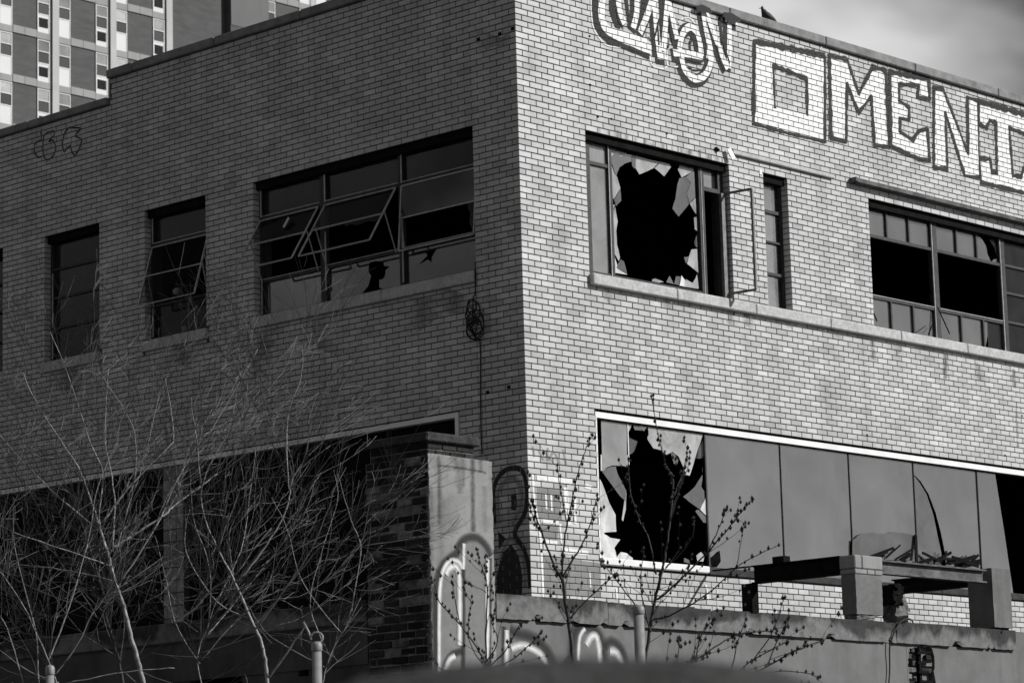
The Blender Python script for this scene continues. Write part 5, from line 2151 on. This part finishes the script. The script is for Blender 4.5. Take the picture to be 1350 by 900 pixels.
tree("bare_shrub", "bare shrub growing against the dark brick side of the plastered pier", [
    (zt_([(830, 910), (850, 830), (900, 740), (930, 680)]), .013, .005),
    (zt_([(850, 830), (800, 700), (830, 560), (870, 430), (860, 350)]), .009, .003),
    (zt_([(900, 740), (930, 560), (905, 480), (870, 360)]), .009, .003),
    (zt_([(880, 780), (960, 700), (1010, 640)]), .008, .003),
    (zt_([(840, 860), (700, 780), (640, 700)]), .008, .003),
    (zt_([(880, 770), (780, 640), (740, 500), (700, 420)]), .009, .003),
], 24.6, 61, 4.0, .3, .9, 1, .05, cat="bare shrub")


def zr(l): return [(680 + x / 2.368, 520 + y / 2.368) for x, y in l]


BUD = .017
tree("budding_tree", "slim budding tree with a forked dark trunk before the lit corner", [
    (zr([(182, 860), (178, 820), (168, 730), (155, 650), (148, 590), (140, 568)]), .022, .015),
    (zr([(140, 570), (110, 510), (85, 440), (60, 370), (48, 330)]), .011, .004),
    (zr([(142, 565), (150, 470), (165, 380), (190, 260), (215, 180), (238, 125)]), .009, .003),
    (zr([(146, 570), (175, 520), (215, 450), (240, 380), (255, 310)]), .010, .003),
    (zr([(80, 430), (60, 400), (40, 340)]), .006, .003),
    (zr([(160, 400), (140, 300), (130, 220)]), .006, .003),
    (zr([(168, 700), (220, 640), (300, 570), (315, 560)]), .007, .003),
], 22.6, 71, 3.4, .2, .5, 0, .07, bark='dark_bark', twig='dark_bark', buds=BUD, spread=.4, group=None, cat="budding tree")
tree("budding_tree", "taller budding tree reaching up across the lower broken window", [
    (zr([(385, 905), (400, 850), (420, 720), (440, 620), (460, 540)]), .020, .013),
    (zr([(455, 560), (472, 470), (480, 400), (487, 330), (490, 260), (470, 225), (450, 150), (432, 60), (424, 5)]), .011, .003),
    (zr([(437, 560), (415, 450), (385, 390), (360, 310), (350, 200)]), .008, .003),
    (zr([(468, 540), (520, 490), (552, 440), (558, 385)]), .008, .003),
    (zr([(440, 640), (500, 590), (600, 490), (660, 420), (710, 360), (740, 325)]), .010, .003),
    (zr([(600, 490), (640, 400), (660, 350)]), .006, .003),
    (zr([(430, 700), (480, 690), (600, 620), (700, 530), (820, 470)]), .009, .003),
    (zr([(425, 720), (360, 640), (300, 560), (270, 520)]), .008, .003),
    (zr([(480, 400), (510, 300), (530, 200)]), .006, .003),
    (zr([(487, 330), (520, 250), (545, 180)]), .005, .003),
    (zr([(690, 540), (705, 450), (715, 400)]), .005, .003),
    (zr([(420, 740), (390, 600), (400, 480)]), .007, .003),
], 23.0, 83, 3.2, .2, .55, 0, .07, bark='dark_bark', twig='dark_bark', buds=BUD, spread=.5, cat="budding tree")
tree("budding_shrub", "budding shrub leaning right below the canopy frame at the bottom edge", [
    (zr([(440, 990), (470, 900), (510, 860), (560, 820)]), .014, .008),
    (zr([(520, 855), (600, 800), (690, 750), (790, 735), (850, 722)]), .008, .003),
    (zr([(660, 905), (700, 860), (750, 820), (850, 770)]), .008, .003),
    (zr([(690, 890), (780, 850), (870, 800), (960, 765)]), .009, .003),
    (zr([(700, 885), (840, 860), (950, 880)]), .007, .003),
    (zr([(670, 880), (690, 780), (720, 700)]), .006, .003),
    (zr([(740, 830), (800, 740), (840, 630)]), .006, .003),
    (zr([(560, 830), (580, 750), (620, 700)]), .006, .003),
    (zr([(500, 860), (510, 780), (505, 760)]), .006, .003),
    (zr([(780, 850), (820, 760), (850, 700)]), .006, .003),
], 21.5, 97, 4.2, .2, .5, 0, .06, bark='dark_bark', twig='dark_bark', buds=BUD, spread=.4, cat="budding shrub")


def zp(l): return [(440 + x / 5, 720 + y / 5) for x, y in l]


tree("budding_shrub", "budding shrub growing in front of the plastered pier face", [
    (zp([(1000, 960), (1000, 860), (1003, 770)]), .013, .009),
    (zp([(1000, 780), (940, 660), (820, 500), (700, 370), (650, 280), (640, 210)]), .008, .003),
    (zp([(1003, 770), (1005, 500), (1012, 270), (980, 150), (940, 15)]), .008, .003),
    (zp([(1005, 300), (900, 250), (875, 235)]), .004, .003),
    (zp([(830, 510), (800, 350), (780, 230)]), .005, .003),
    (zp([(1010, 280), (1000, 150), (1000, 60)]), .004, .003),
    (zp([(1010, 760), (1080, 620), (1040, 500), (1060, 420)]), .006, .003),
    (zp([(1000, 800), (900, 640), (890, 500), (910, 330)]), .005, .003),
    (zp([(990, 800), (760, 820), (660, 760), (630, 640)]), .006, .003),
    (zp([(1010, 800), (1120, 700), (1200, 560), (1240, 500)]), .007, .003),
    (zp([(1010, 800), (1150, 760), (1300, 640), (1370, 560)]), .007, .003),
], 22.0, 101, 4.5, .15, .4, 0, .06, bark='dark_bark', twig='dark_bark', buds=BUD * .9, spread=.4, cat="budding shrub")
